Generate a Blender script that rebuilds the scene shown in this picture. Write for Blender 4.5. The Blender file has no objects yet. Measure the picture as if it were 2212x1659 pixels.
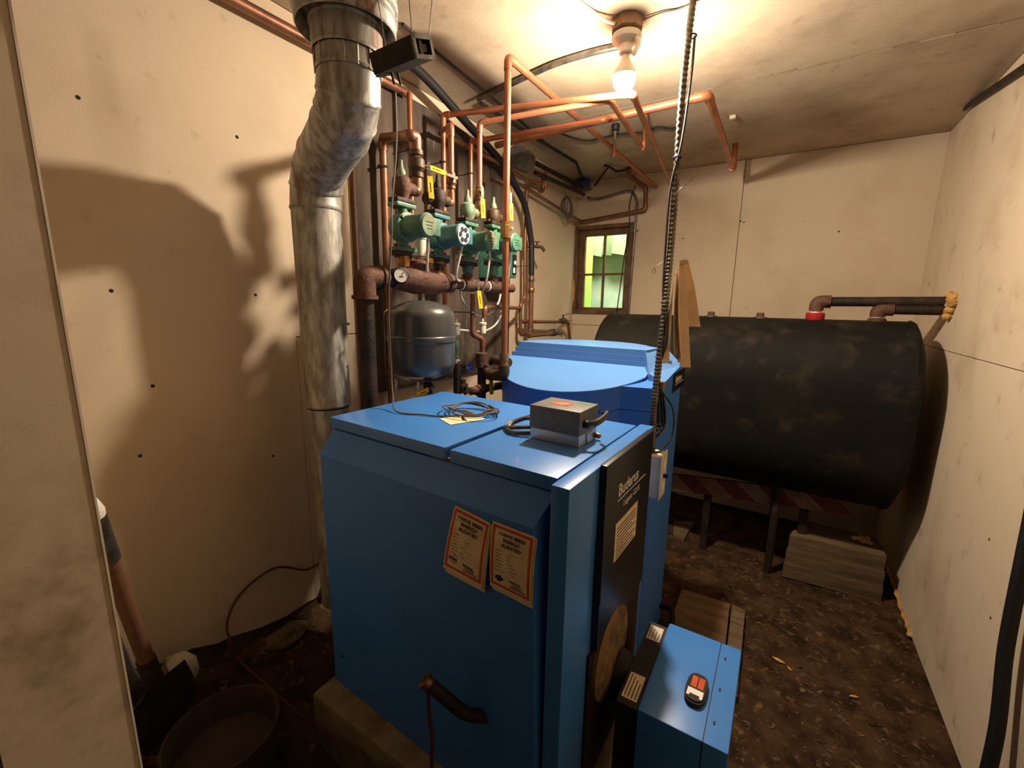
import bpy, bmesh, math, random
from mathutils import Vector, Matrix, noise

# ------------------------------------------------------------------ camera, world, exposure
S = bpy.context.scene
COL = S.collection
rnd = random.Random(7)
cam_d = bpy.data.cameras.new('camera'); cam = bpy.data.objects.new('camera', cam_d); COL.objects.link(cam)
cam_d.sensor_width = 36.0; cam_d.lens = 36.0 * 933.43 / 2212.0; cam_d.clip_start = 0.02
_y, _p, _r = (math.radians(v) for v in (31.7726, 10.6011, -0.9243))
fwd = Vector((-math.sin(_y) * math.cos(_p), math.cos(_y) * math.cos(_p), -math.sin(_p)))
rgt = Vector((math.cos(_y), math.sin(_y), 0)); dwn = fwd.cross(rgt)
r2 = math.cos(_r) * rgt + math.sin(_r) * dwn; d2 = -math.sin(_r) * rgt + math.cos(_r) * dwn
cam.matrix_world = Matrix(((r2.x, -d2.x, -fwd.x, 0), (r2.y, -d2.y, -fwd.y, 0), (r2.z, -d2.z, -fwd.z, 1.55), (0, 0, 0, 1)))
S.camera = cam
W = bpy.data.worlds.new('world'); S.world = W; W.use_nodes = True
W.node_tree.nodes['Background'].inputs[0].default_value = (0.9, 0.8, 0.7, 1)
W.node_tree.nodes['Background'].inputs[1].default_value = 0.0015
S.view_settings.view_transform = 'Standard'; S.view_settings.look = 'None'
S.view_settings.gamma = 1.0; S.view_settings.use_curve_mapping = False
S.view_settings.exposure = 2.85
BULB_POWER = 88.0

# ------------------------------------------------------------------ materials
def lin(c):
    return tuple((v / 12.92 if v <= 0.04045 else ((v + 0.055) / 1.055) ** 2.4) for v in (x / 255.0 for x in c))
def mat(name, rgb, rough=0.6, metal=0.0, var=None, scale=8.0, bump=0.0, bscale=60.0, var2=None, scale2=2.5, lo2=0.5, hi2=0.68, lo=0.42, hi=0.66, stretch=None, coat=0.0, spec=None):
    m = bpy.data.materials.new(name); m.use_nodes = True
    nt = m.node_tree; N = nt.nodes; L = nt.links; b = N['Principled BSDF']
    b.inputs['Roughness'].default_value = rough; b.inputs['Metallic'].default_value = metal
    if spec is not None: b.inputs['Specular IOR Level'].default_value = spec
    if coat: b.inputs['Coat Weight'].default_value = coat
    base = (*lin(rgb), 1); b.inputs['Base Color'].default_value = base
    co = N.new('ShaderNodeTexCoord'); src = co.outputs['Object']
    if stretch:
        mp = N.new('ShaderNodeMapping'); mp.inputs['Scale'].default_value = stretch; L.new(src, mp.inputs[0]); src = mp.outputs[0]
    cur = None
    for (col, sc, l, h, det) in ((var, scale, lo, hi, 6.0), (var2, scale2, lo2, hi2, 5.0)):
        if col is None: continue
        n = N.new('ShaderNodeTexNoise'); n.inputs['Scale'].default_value = sc; n.inputs['Detail'].default_value = det
        n.inputs['Roughness'].default_value = 0.62; L.new(src, n.inputs['Vector'])
        r = N.new('ShaderNodeValToRGB'); r.color_ramp.elements[0].position = l; r.color_ramp.elements[1].position = h
        L.new(n.outputs['Fac'], r.inputs[0])
        x = N.new('ShaderNodeMix'); x.data_type = 'RGBA'; L.new(r.outputs[0], x.inputs[0])
        if cur is None: x.inputs[6].default_value = base
        else: L.new(cur, x.inputs[6])
        x.inputs[7].default_value = (*lin(col), 1); cur = x.outputs[2]
    if cur is not None: L.new(cur, b.inputs['Base Color'])
    if bump:
        n = N.new('ShaderNodeTexNoise'); n.inputs['Scale'].default_value = bscale; n.inputs['Detail'].default_value = 5.0
        L.new(src, n.inputs['Vector'])
        bp = N.new('ShaderNodeBump'); bp.inputs['Strength'].default_value = bump; bp.inputs['Distance'].default_value = 0.01
        L.new(n.outputs['Fac'], bp.inputs['Height']); L.new(bp.outputs[0], b.inputs['Normal'])
    return m
M = {}
M['wall'] = mat('painted_drywall', (204, 184, 157), 0.9, var=(184, 160, 130), scale=1.6, lo=0.5, hi=0.8, bump=0.06, bscale=180, var2=(168, 144, 114), scale2=14, lo2=0.62, hi2=0.85)
M['wall_r'] = mat('painted_drywall_dusty', (212, 192, 164), 0.9, var=(176, 152, 122), scale=2.2, lo=0.5, hi=0.82, bump=0.1, bscale=150, var2=(146, 122, 96), scale2=9, lo2=0.6, hi2=0.82)
M['ceil'] = mat('ceiling_board', (186, 166, 140), 0.92, var=(152, 132, 106), scale=2.6, lo=0.44, hi=0.72, bump=0.08, bscale=90, var2=(128, 106, 80), scale2=7, lo2=0.6, hi2=0.85)
M['jamb'] = mat('fibreboard', (204, 184, 156), 0.95, var=(166, 142, 112), scale=5, lo=0.5, hi=0.75, bump=0.05, bscale=500, var2=(110, 86, 60), scale2=2.5, lo2=0.55, hi2=0.75)
M['jamb_edge'] = mat('corner_bead', (222, 208, 184), 0.8)
M['dirt'] = mat('packed_dirt', (76, 55, 36), 1.0, spec=0.1, var=(46, 32, 21), scale=9, lo=0.4, hi=0.62, bump=0.8, bscale=45, var2=(120, 97, 70), scale2=26, lo2=0.56, hi2=0.75)
M['chip'] = mat('dry_chips', (122, 96, 64), 0.95, var=(62, 45, 30), scale=9, lo=0.38, hi=0.6)
M['blue'] = mat('blue_enamel', (65, 130, 206), 0.34, var=(61, 124, 198), scale=3, bump=0.02, bscale=300, coat=0.15)
M['blue_d'] = mat('blue_enamel_sides', (60, 122, 206), 0.5, var=(54, 110, 188), scale=5, lo=0.52, hi=0.8)  # same enamel as the lids, slightly darker and duller, for side panels
M['blue_l'] = mat('light_blue_enamel', (93, 142, 201), 0.38, var=(89, 137, 195), scale=2.5)
M['blackpl'] = mat('black_plastic', (20, 20, 22), 0.35)
M['black'] = mat('black_rubber', (18, 17, 17), 0.6)
M['blackiron'] = mat('black_iron', (38, 31, 27), 0.65, metal=0.4, var=(70, 48, 34), scale=14, bump=0.25, bscale=90)
M['rust'] = mat('rusty_cast_iron', (98, 66, 50), 0.75, metal=0.3, var=(70, 46, 36), scale=12, bump=0.3, bscale=120, var2=(134, 84, 56), scale2=22, lo2=0.55, hi2=0.8)
M['copper'] = mat('copper_tube', (182, 116, 82), 0.36, metal=0.7, var=(138, 86, 60), scale=9, lo=0.45, hi=0.75)
M['copper_d'] = mat('tarnished_copper', (140, 94, 70), 0.45, metal=0.6, var=(96, 66, 50), scale=11, lo=0.42, hi=0.7)
M['brass'] = mat('brass', (176, 132, 78), 0.4, metal=0.8, var=(126, 96, 60), scale=16)
M['solder'] = mat('solder', (208, 200, 186), 0.4, metal=0.7)
M['galv'] = mat('galvanised_steel', (176, 172, 164), 0.46, metal=0.4, var=(128, 122, 112), scale=42, lo=0.4, hi=0.62, bump=0.05, bscale=60, var2=(112, 72, 42), scale2=11, lo2=0.56, hi2=0.7, stretch=(1, 1, 0.28))
M['steel'] = mat('dull_steel', (130, 126, 118), 0.42, metal=0.8, var=(90, 84, 76), scale=20)
M['flex'] = mat('flexible_conduit', (206, 200, 188), 0.45, metal=0.35)
M['bx'] = mat('armoured_cable', (108, 100, 88), 0.45, metal=0.7, var=(74, 66, 56), scale=30)
M['green'] = mat('green_pump_enamel', (78, 124, 98), 0.5, var=(52, 84, 66), scale=16, var2=(98, 82, 58), scale2=9, lo2=0.6, hi2=0.78)
M['green_b'] = mat('blue_green_pump_enamel', (60, 112, 116), 0.48, var=(40, 76, 80), scale=14)
M['verd'] = mat('verdigris_bronze', (112, 140, 112), 0.6, metal=0.3, var=(82, 92, 66), scale=18, var2=(126, 104, 70), scale2=30)
M['bronze'] = mat('dark_bronze', (86, 66, 46), 0.55, metal=0.5, var=(56, 44, 34), scale=18)
M['boxgreen'] = mat('green_control_enamel', (66, 116, 98), 0.45, var=(54, 98, 82), scale=8)
M['yellow'] = mat('yellow_vinyl', (248, 196, 22), 0.5, var=(214, 158, 16), scale=30)
M['red'] = mat('red_paint', (158, 28, 28), 0.45)
M['stripe_r_shaded'] = mat('shaded_red_stripe', (86, 30, 33), 0.7, var=(64, 25, 27), scale=30)  # red of the striped board, with the tank's shade put into the colour
M['bluewheel'] = mat('blue_handwheel', (36, 52, 168), 0.45)
M['tankgrey'] = mat('grey_enamel', (70, 70, 67), 0.3, var=(60, 60, 58), scale=6, coat=0.2)
M['offwhite'] = mat('off_white_plastic', (222, 212, 190), 0.5, var=(196, 182, 156), scale=14)
M['white'] = mat('white_paint', (236, 232, 222), 0.5)
M['board'] = mat('dark_plywood', (84, 70, 58), 0.9, var=(52, 43, 36), scale=5, lo=0.4, hi=0.65, bump=0.3, bscale=40, var2=(112, 96, 80), scale2=14, lo2=0.58, hi2=0.75, stretch=(1, 2.2, 0.5))
M['wood'] = mat('weathered_wood', (124, 94, 62), 0.85, var=(88, 64, 42), scale=10, bump=0.25, bscale=40, stretch=(0.4, 3, 3))
M['plank'] = mat('dusty_plank', (112, 90, 62), 0.9, var=(80, 62, 42), scale=8, bump=0.3, bscale=50, stretch=(0.4, 3, 3))
M['frame'] = mat('stained_window_wood', (110, 78, 50), 0.7, var=(74, 50, 33), scale=12, bump=0.2, bscale=60)
M['handle'] = mat('ash_handle', (112, 74, 48), 0.8, var=(84, 52, 34), scale=14)
M['oil'] = mat('black_tank_paint', (14, 12, 9), 0.75, spec=0.2, var=(30, 24, 16), scale=2.4, lo=0.46, hi=0.72, bump=0.08, bscale=70, var2=(54, 43, 28), scale2=7, lo2=0.53, hi2=0.78)
M['stripe_w_shaded'] = mat('shaded_white_stripe', (118, 96, 90), 0.85, var=(88, 70, 66), scale=14)  # white of the striped board, dimmed in colour for the shade under the tank
M['stone'] = mat('field_stone', (110, 92, 66), 0.95, var=(70, 58, 42), scale=9, bump=0.7, bscale=24)
M['concrete'] = mat('concrete', (136, 122, 98), 0.95, var=(100, 88, 70), scale=12, bump=0.4, bscale=60)
M['foam'] = mat('expanding_foam', (206, 160, 92), 0.9, var=(160, 118, 64), scale=24, bump=0.8, bscale=60)
M['paper'] = mat('aged_paper', (240, 218, 178), 0.9, var=(222, 194, 148), scale=22)
M['card'] = mat('tan_card', (226, 194, 150), 0.9, var=(200, 166, 122), scale=10)
M['orange'] = mat('orange_print', (212, 92, 48), 0.85, var=(190, 76, 40), scale=60)
M['ink'] = mat('black_ink', (40, 36, 34), 0.9)
M['inkblue'] = mat('blue_ink', (44, 48, 92), 0.9)
M['grey_box'] = mat('grey_hammertone', (112, 108, 98), 0.5, var=(98, 94, 86), scale=60, bump=0.1, bscale=200)
M['silver'] = mat('bright_zinc', (192, 192, 192), 0.35, metal=0.6)
M['foil'] = mat('dusty_foil', (104, 102, 94), 0.5, metal=0.3, var=(70, 66, 60), scale=30, bump=0.6, bscale=50)
M['cord'] = mat('grey_cord', (92, 84, 76), 0.6)
M['maroon'] = mat('maroon_cord', (78, 36, 40), 0.6)
M['ring'] = mat('brown_refractory', (138, 108, 62), 0.9, var=(80, 60, 36), scale=22, bump=0.8, bscale=50)
M['darkgrime'] = mat('sooty_metal', (42, 38, 34), 0.8, metal=0.3, var=(66, 54, 42), scale=14)
M['tin'] = mat('green_tin', (46, 78, 48), 0.45)
M['gold'] = mat('gold_rim', (176, 144, 70), 0.35, metal=0.8)
M['bucket'] = mat('rusty_pail', (58, 46, 38), 0.85, metal=0.2, var=(80, 54, 38), scale=8, var2=(60, 52, 46), scale2=16)
M['ash'] = mat('ash_heap', (70, 52, 46), 1.0, var=(66, 48, 42), scale=14, bump=0.8, bscale=40)
M['poly'] = mat('polythene_sheet', (196, 204, 186), 0.4, var=(168, 188, 170), scale=4)
M['sheetgreen'] = mat('dull_green_sheet', (112, 122, 92), 0.6)
M['limegreen'] = mat('lime_green_pipe', (176, 226, 96), 0.5)
M['porcelain'] = mat('porcelain', (206, 196, 180), 0.35)
M['eboxsteel'] = mat('painted_octagon_box', (142, 110, 84), 0.55, metal=0.3, var=(112, 84, 62), scale=18)
M['bluebox'] = mat('blue_junction_box', (52, 66, 122), 0.5)
g = bpy.data.materials.new('window_glass'); g.use_nodes = True
gb = g.node_tree.nodes['Principled BSDF']; gb.inputs['Base Color'].default_value = (0.9, 0.97, 0.92, 1)
gb.inputs['Roughness'].default_value = 0.08; gb.inputs['Transmission Weight'].default_value = 1.0; gb.inputs['IOR'].default_value = 1.1
M['glass'] = g
e = bpy.data.materials.new('lit_bulb'); e.use_nodes = True
en = e.node_tree.nodes; en.remove(en['Principled BSDF']); em = en.new('ShaderNodeEmission')
em.inputs[0].default_value = (1.0, 0.85, 0.67, 1); em.inputs[1].default_value = BULB_POWER * 3.0
e.node_tree.links.new(em.outputs[0], en['Material Output'].inputs[0]); M['bulb'] = e

# ------------------------------------------------------------------ mesh helpers
ORG = {}
G = None            # placement of the group being built (boiler plant); None = room coordinates
NEAR = Matrix.Translation((0, 0, 0.163)) @ Matrix.Scale(0.895, 4)
def gp(p): return NEAR @ Vector(p)
class MB:
    def __init__(s, xf=None): s.v = []; s.f = []; s.xf = xf
    def add(s, vs, fs):
        n = len(s.v)
        for p in vs:
            p = Vector(p); p = s.xf @ p if s.xf else p; s.v.append(G @ p if G else p)
        s.f += [tuple(i + n for i in q) for q in fs]; return s
    def box(s, x0, x1, y0, y1, z0, z1, b=0.0):
        if b <= 0:
            return s.add([(x0,y0,z0),(x1,y0,z0),(x1,y1,z0),(x0,y1,z0),(x0,y0,z1),(x1,y0,z1),(x1,y1,z1),(x0,y1,z1)],
                         [(0,3,2,1),(4,5,6,7),(0,1,5,4),(1,2,6,5),(2,3,7,6),(3,0,4,7)])
        bm = bmesh.new(); bmesh.ops.create_cube(bm, size=1.0)
        for v in bm.verts: v.co = Vector(((x0+x1)/2 + v.co.x*(x1-x0), (y0+y1)/2 + v.co.y*(y1-y0), (z0+z1)/2 + v.co.z*(z1-z0)))
        bmesh.ops.bevel(bm, geom=bm.edges[:], offset=b, segments=2, affect='EDGES', profile=0.6)
        bm.verts.index_update(); vs = [v.co.copy() for v in bm.verts]; fs = [tuple(v.index for v in f.verts) for f in bm.faces]; bm.free()
        return s.add(vs, fs)
    def obox(s, c, ax, ay, az, hx, hy, hz):
        c = Vector(c); ax, ay, az = (Vector(a).normalized() for a in (ax, ay, az)); vs = []
        for k in (-1, 1):
            for (i, j) in ((-1,-1),(1,-1),(1,1),(-1,1)): vs.append(c + ax*hx*i + ay*hy*j + az*hz*k)
        return s.add(vs, [(0,3,2,1),(4,5,6,7),(0,1,5,4),(1,2,6,5),(2,3,7,6),(3,0,4,7)])
    def tube(s, pts, r, seg=10, caps=True):
        P = [Vector(p) for p in pts]; n = len(P); R = r if isinstance(r, (list, tuple)) else [r]*n
        T = [(P[min(i+1,n-1)] - P[max(i-1,0)]).normalized() for i in range(n)]
        u = T[0].orthogonal().normalized(); vs = []; fs = []
        for i in range(n):
            u = (u - T[i]*u.dot(T[i])); u = u.normalized() if u.length > 1e-6 else T[i].orthogonal().normalized()
            w = T[i].cross(u)
            for k in range(seg):
                a = 2*math.pi*k/seg; vs.append(P[i] + (u*math.cos(a) + w*math.sin(a))*R[i])
        for i in range(n-1):
            for k in range(seg):
                k2 = (k+1) % seg; fs.append((i*seg+k, i*seg+k2, (i+1)*seg+k2, (i+1)*seg+k))
        if caps: fs.append(tuple(range(seg-1,-1,-1))); fs.append(tuple((n-1)*seg+k for k in range(seg)))
        return s.add(vs, fs)
    def lathe(s, prof, o, axis=(0,0,1), seg=24, cap=True):
        o = Vector(o); a = Vector(axis).normalized(); u = a.orthogonal().normalized(); w = a.cross(u); vs = []; fs = []
        for (r, h) in prof:
            for k in range(seg):
                t = 2*math.pi*k/seg; vs.append(o + a*h + (u*math.cos(t) + w*math.sin(t))*max(r, 1e-5))
        n = len(prof)
        for i in range(n-1):
            for k in range(seg):
                k2 = (k+1) % seg; fs.append((i*seg+k, i*seg+k2, (i+1)*seg+k2, (i+1)*seg+k))
        if cap: fs.append(tuple(range(seg-1,-1,-1))); fs.append(tuple((n-1)*seg+k for k in range(seg)))
        return s.add(vs, fs)
    def prism(s, poly, lo, hi):     # poly of (x,y); lo/hi = z or function(x,y)
        n = len(poly); zl = lo if callable(lo) else (lambda x, y: lo); zh = hi if callable(hi) else (lambda x, y: hi)
        vs = [(x, y, zl(x, y)) for x, y in poly] + [(x, y, zh(x, y)) for x, y in poly]
        return s.add(vs, [tuple(range(n-1,-1,-1)), tuple(range(n, 2*n))] + [(i, (i+1) % n, n+(i+1) % n, n+i) for i in range(n)])
    def torus(s, c, axis, R, r, seg=20, sg=6):
        c = Vector(c); a = Vector(axis).normalized(); u = a.orthogonal().normalized(); w = a.cross(u)
        vs = []; fs = []
        for i in range(seg):
            t = 2*math.pi*i/seg; d = u*math.cos(t) + w*math.sin(t)
            for k in range(sg):
                q = 2*math.pi*k/sg; vs.append(c + d*(R + r*math.cos(q)) + a*r*math.sin(q))
        for i in range(seg):
            for k in range(sg): fs.append((i*sg+k, ((i+1) % seg)*sg+k, ((i+1) % seg)*sg+(k+1) % sg, i*sg+(k+1) % sg))
        return s.add(vs, fs)
    def build(s, name, m, parent=None, label=None, smooth=35, org=None):
        if parent is not None: o = ORG[parent]
        elif org is not None: o = Vector(org)
        else:
            xs = [p.x for p in s.v]; ys = [p.y for p in s.v]
            o = Vector(((min(xs)+max(xs))/2, (min(ys)+max(ys))/2, min(p.z for p in s.v)))
        me = bpy.data.meshes.new(name); me.from_pydata([p - o for p in s.v], [], s.f); me.validate()
        bm = bmesh.new(); bm.from_mesh(me); bmesh.ops.recalc_face_normals(bm, faces=bm.faces[:]); bm.to_mesh(me); bm.free()
        me.materials.append(M[m])
        if smooth:
            for p in me.polygons: p.use_smooth = True
            me.set_sharp_from_angle(angle=math.radians(smooth))
        ob = bpy.data.objects.new(name, me); COL.objects.link(ob)
        if parent is not None: ob.parent = parent
        else: ob.location = o
        ORG[ob] = o
        if label: ob['label'] = label
        return ob
def thing(name, label, cat, loc, group=None):
    loc = G @ Vector(loc) if G else Vector(loc)
    o = bpy.data.objects.new(name, None); COL.objects.link(o); o.location = loc; o.empty_display_size = 0.05
    ORG[o] = Vector(loc); return tag(o, label, cat, group)
def tag(o, label, cat, group=None):
    o['label'] = label; o['category'] = cat
    if group: o['group'] = group
    return o
def struct(o): o['kind'] = 'structure'; return o
def fil(pts, rad=0.03, n=5):
    P = [Vector(p) for p in pts]; out = [P[0]]
    for i in range(1, len(P)-1):
        a, b, c = P[i-1], P[i], P[i+1]; d1 = (a-b); d2_ = (c-b); q = min(rad, d1.length*0.45, d2_.length*0.45)
        p0 = b + d1.normalized()*q; p2 = b + d2_.normalized()*q
        for k in range(n+1):
            t = k/n; out.append(p0*(1-t)**2 + b*2*t*(1-t) + p2*t*t)
    out.append(P[-1]); return out
def spline(pts, n=8):
    P = [Vector(p) for p in pts]; P = [P[0]*2-P[1]] + P + [P[-1]*2-P[-2]]; out = []
    for i in range(1, len(P)-2):
        a, b, c, d = P[i-1:i+3]
        for k in range(n):
            t = k/n; out.append(0.5*((2*b) + (c-a)*t + (2*a-5*b+4*c-d)*t*t + (3*b-a-3*c+d)*t**3))
    out.append(P[-2]); return out
def low(pts):
    return min((Vector(p) for p in pts), key=lambda q: q.z)
def pipe(name, label, pts, r, m='copper', cat='pipe', rad=None, elbow=True, group=None, seg=12, straps=()):
    """a run of rigid tube: one 'tube' part for the whole length, one 'elbow' part at each corner, a collar at each end"""
    t = thing(name, label, cat, low(pts), group); rad = rad or r*2.2
    MB().tube(fil(pts, rad), r, seg).build('tube', m, t)
    if elbow:
        for i in range(1, len(pts)-1):
            a, b, c = (Vector(pts[j]) for j in (i-1, i, i+1)); L_ = rad*1.5
            q = [b + (a-b).normalized()*min(L_, (a-b).length*0.48), b, b + (c-b).normalized()*min(L_, (c-b).length*0.48)]
            MB().tube(fil(q, rad), r*1.16, seg).build('elbow', m, t)
    for s_ in straps:
        p = Vector(s_[0]); w = Vector(s_[1])
        mb = MB().torus(p, s_[2] if len(s_) > 2 else (0,0,1), r*1.15, r*0.3, 14, 6); mb.tube([p + (w-p).normalized()*r, w], 0.0025, 6)
        mb.build('strap', 'bronze', t)
    return t
def cable(name, label, pts, r, m='black', cat='cable', n=8, group=None, seg=8):
    return tag(MB().tube(spline(pts, n), r, seg).build(name, m), label, cat, group)
FONTC = {}
def text(s, h, o, xd, yd, m, parent, align='LEFT', depth=0.0006, name='lettering', stretch=1.0, weight=0.0):
    cu = bpy.data.curves.new('t', 'FONT'); cu.body = s; cu.size = 1.0; cu.align_x = align; cu.extrude = 0.02; cu.offset = weight
    ob = bpy.data.objects.new('t', cu); COL.objects.link(ob); dg = bpy.context.evaluated_depsgraph_get()
    me0 = bpy.data.meshes.new_from_object(ob.evaluated_get(dg)); bpy.data.objects.remove(ob)
    xd = Vector(xd).normalized(); yd = Vector(yd).normalized(); zd = xd.cross(yd); o = Vector(o); mb = MB(); k = h/0.7
    mb.add([o + xd*v.co.x*k*stretch + yd*v.co.y*k + zd*(depth*(1 if v.co.z > 0 else -0.2)) for v in me0.vertices], [tuple(p.vertices) for p in me0.polygons])
    bpy.data.meshes.remove(me0)
    return mb.build(name, m, parent, smooth=0)

# ------------------------------------------------------------------ room shell
ZC, XL, XR, YB = 2.55, -1.60, 0.684, 3.58
wl = struct(MB().box(XL-0.09, XL-0.013, -0.5, YB+0.1, 0.0, ZC+0.05).build('wall_left', 'board', org=(XL, 1.8, 0)))
wl['label'] = 'long left wall of painted drywall carrying the pump board'
def panel_x(parent, x0, x1, poly, m):      # poly in (y,z)
    n = len(poly); vs = [(x0, y, z) for y, z in poly] + [(x1, y, z) for y, z in poly]
    return MB().add(vs, [tuple(range(n)), tuple(range(2*n-1, n-1, -1))] + [(i, (i+1) % n, n+(i+1) % n, n+i) for i in range(n)]).build('drywall_panel', m, parent, smooth=0)
bot = [(-0.5, 0.44), (0.2, 0.43), (0.30, 0.405), (0.383, 0.408), (0.45, 0.37), (0.522, 0.368), (0.6, 0.33), (0.647, 0.325), (0.75, 0.29), (0.855, 0.271), (0.95, 0.275), (1.042, 0.262), (1.12, 0.28), (1.3, 0.2), (3.578, 0.12)]
bl = [b for b in bot if b[0] < 0.98] + [(0.985, 0.27)]; br = [(0.987, 0.27)] + [b for b in bot if b[0] > 0.99]
panel_x(wl, XL-0.013, XL, [(3.578, 1.405), (0.987, 1.405)] + br, 'wall')
panel_x(wl, XL-0.013, XL, [(0.985, 1.409), (3.578, 1.409), (3.578, 2.548), (-0.5, 2.548)] + bl, 'wall')
wr = struct(MB().box(XR+0.013, XR+0.09, -0.5, YB+0.1, 0.0, ZC+0.05).build('wall_right', 'board', org=(XR, 1.8, 0)))
wr['label'] = 'right wall of dusty cream drywall with one horizontal joint'
panel_x(wr, XR, XR+0.013, [(-0.5, 1.358), (3.578, 1.358), (3.578, 2.548), (-0.5, 2.548)], 'wall_r')
panel_x(wr, XR, XR+0.013, [(3.578, 1.354), (-0.5, 1.354), (-0.5, 0.015), (3.578, 0.015)], 'wall_r')
wb = struct(MB().box(XL-0.1, -1.605, YB+0.013, YB+0.09, 0, ZC+0.05).box(-1.095, XR+0.1, YB+0.013, YB+0.09, 0, ZC+0.05).box(-1.605, -1.095, YB+0.013, YB+0.09, 0, 1.465)
            .box(-1.605, -1.095, YB+0.013, YB+0.09, 2.205, ZC+0.05).build('wall_back', 'board', org=(-0.4, YB, 0), smooth=0))
wb['label'] = 'back wall of cream drywall behind the oil tank'
def panel_y(rects):
    mb = MB()
    for x0, x1, z0, z1 in rects: mb.box(x0, x1, YB, YB+0.013, z0, z1)
    return mb.build('drywall_panel', 'wall', wb, smooth=0)
panel_y([(XL, -1.10, 2.20, 2.548), (-1.10, -0.345, 1.375, 2.548), (XL, -1.10, 1.375, 1.47)])
panel_y([(-0.341, XR, 1.375, 2.548)])
panel_y([(XL, XR, 0.02, 1.371)])
ce = struct(MB().box(XL-0.1, XR+0.1, -0.5, YB+0.1, ZC+0.013, ZC+0.08).build('ceiling', 'board', org=(-0.4, 1.8, ZC)))
ce['label'] = 'low ceiling of stained painted board with a torn joint tape'
MB().box(XL, XR, -0.5, 2.379, ZC, ZC+0.013).build('ceiling_panel', 'ceil', ce, smooth=0)
MB().box(XL, XR, 2.383, YB, ZC, ZC+0.013).build('ceiling_panel', 'ceil', ce, smooth=0)
mb = MB(); x = -0.40
while x < XR-0.02:
    w_ = rnd.uniform(0.05, 0.14); a0, a1 = rnd.uniform(0.001, 0.006), rnd.uniform(0.001, 0.006)
    mb.add([(x, 2.372, ZC-a0), (x+w_, 2.371, ZC-a1), (x+w_, 2.386, ZC-0.001), (x, 2.387, ZC-0.001)], [(0, 1, 2, 3)]); x += w_ + rnd.uniform(0, 0.01)
mb.build('joint_tape', 'wall', ce, label='torn pale joint tape')
# the end of the partition beside the doorway the photo is taken from
JY = 0.055
wf = struct(MB().box(XL-0.05, -0.905, JY, 0.192, 0.0, ZC).build('wall_front', 'jamb', org=(-1.2, 0.16, 0)))
wf['label'] = 'stub of partition wall at the left of the doorway'
MB().box(-0.905, -0.900, JY-0.003, 0.196, 0.0, ZC).build('jamb_panel', 'jamb', wf)
MB().box(-0.902, -0.8985, 0.1955, 0.1985, 0.0, ZC).build('corner_bead', 'jamb_edge', wf)
# wall screws showing through the paint
for (P, n) in (((-1.600,0.446,2.051), 0), ((-1.600,0.454,1.566), 0), ((-1.600,0.833,2.075), 0), ((-1.600,0.846,1.564), 0), ((-1.600,0.463,1.080), 0), ((-1.600,0.517,1.286), 0), ((-1.600,0.857,0.961), 0),
               ((-0.337,3.580,2.145), 1), ((-0.316,3.580,2.137), 1), ((-0.718,3.580,2.052), 1), ((0.237,3.580,2.036), 1), ((0.684,3.059,1.456), 2), ((0.684,2.035,0.776), 2), ((0.684,1.903,0.559), 2)):
    ax = ((1, 0, 0), (0, -1, 0), (-1, 0, 0))[n]
    MB().lathe([(0.0055, 0.0002), (0.004, 0.0012), (0.0015, 0.0004)], P, ax, 10).build('screw_head', 'ink', (wl, wb, wr)[n])

# dirt floor
def fz(x, y):
    t = min(1, max(0, (-0.32 - x)/0.9)); z = 0.17*t*t*(3-2*t)
    if x < -1.25: z += 0.10*min(1, (-1.25-x)/0.3)
    z += 0.018*noise.noise(Vector((x*3, y*3, 0.3))) + 0.008*noise.noise(Vector((x*11, y*11, 4))) + 0.004*noise.noise(Vector((x*33, y*33, 9)))
    return z - 0.004
mb = MB(); nx, ny = 150, 200; vs = []; fs = []
for j in range(ny+1):
    for i in range(nx+1):
        x = XL-0.06 + (XR-XL+0.12)*i/nx; y = -0.5 + (YB+0.55)*j/ny; vs.append((x, y, fz(x, y)))
for j in range(ny):
    for i in range(nx): a = j*(nx+1)+i; fs.append((a, a+1, a+nx+2, a+nx+1))
fl = struct(mb.add(vs, fs).build('floor', 'dirt', org=(-0.4, 1.7, 0), smooth=60)); fl['label'] = 'bare dirt floor strewn with chips and leaf litter'
mb = MB()
for k in range(900):
    x = rnd.uniform(-0.28, XR-0.02); y = rnd.uniform(1.3, 3.4); z = fz(x, y)+0.003; a = rnd.uniform(0, 6.3)
    l = rnd.choice((0.004, 0.006, 0.008, 0.012, 0.02)); w_ = rnd.uniform(0.0012, 0.005); d = Vector((math.cos(a), math.sin(a), rnd.uniform(-0.2, 0.2))); e_ = Vector((-d.y, d.x, rnd.uniform(-0.4, 0.4)))
    p = Vector((x, y, z)); mb.add([p-d*l, p+e_*w_, p+d*l, p-e_*w_, p+Vector((0, 0, 0.003))], [(0, 1, 4), (1, 2, 4), (2, 3, 4), (3, 0, 4)])
o = mb.build('litter', 'chip', smooth=0); o['label'] = 'scattered wood chips and straw bits on the dirt'; o['category'] = 'litter'; o['kind'] = 'stuff'

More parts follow.
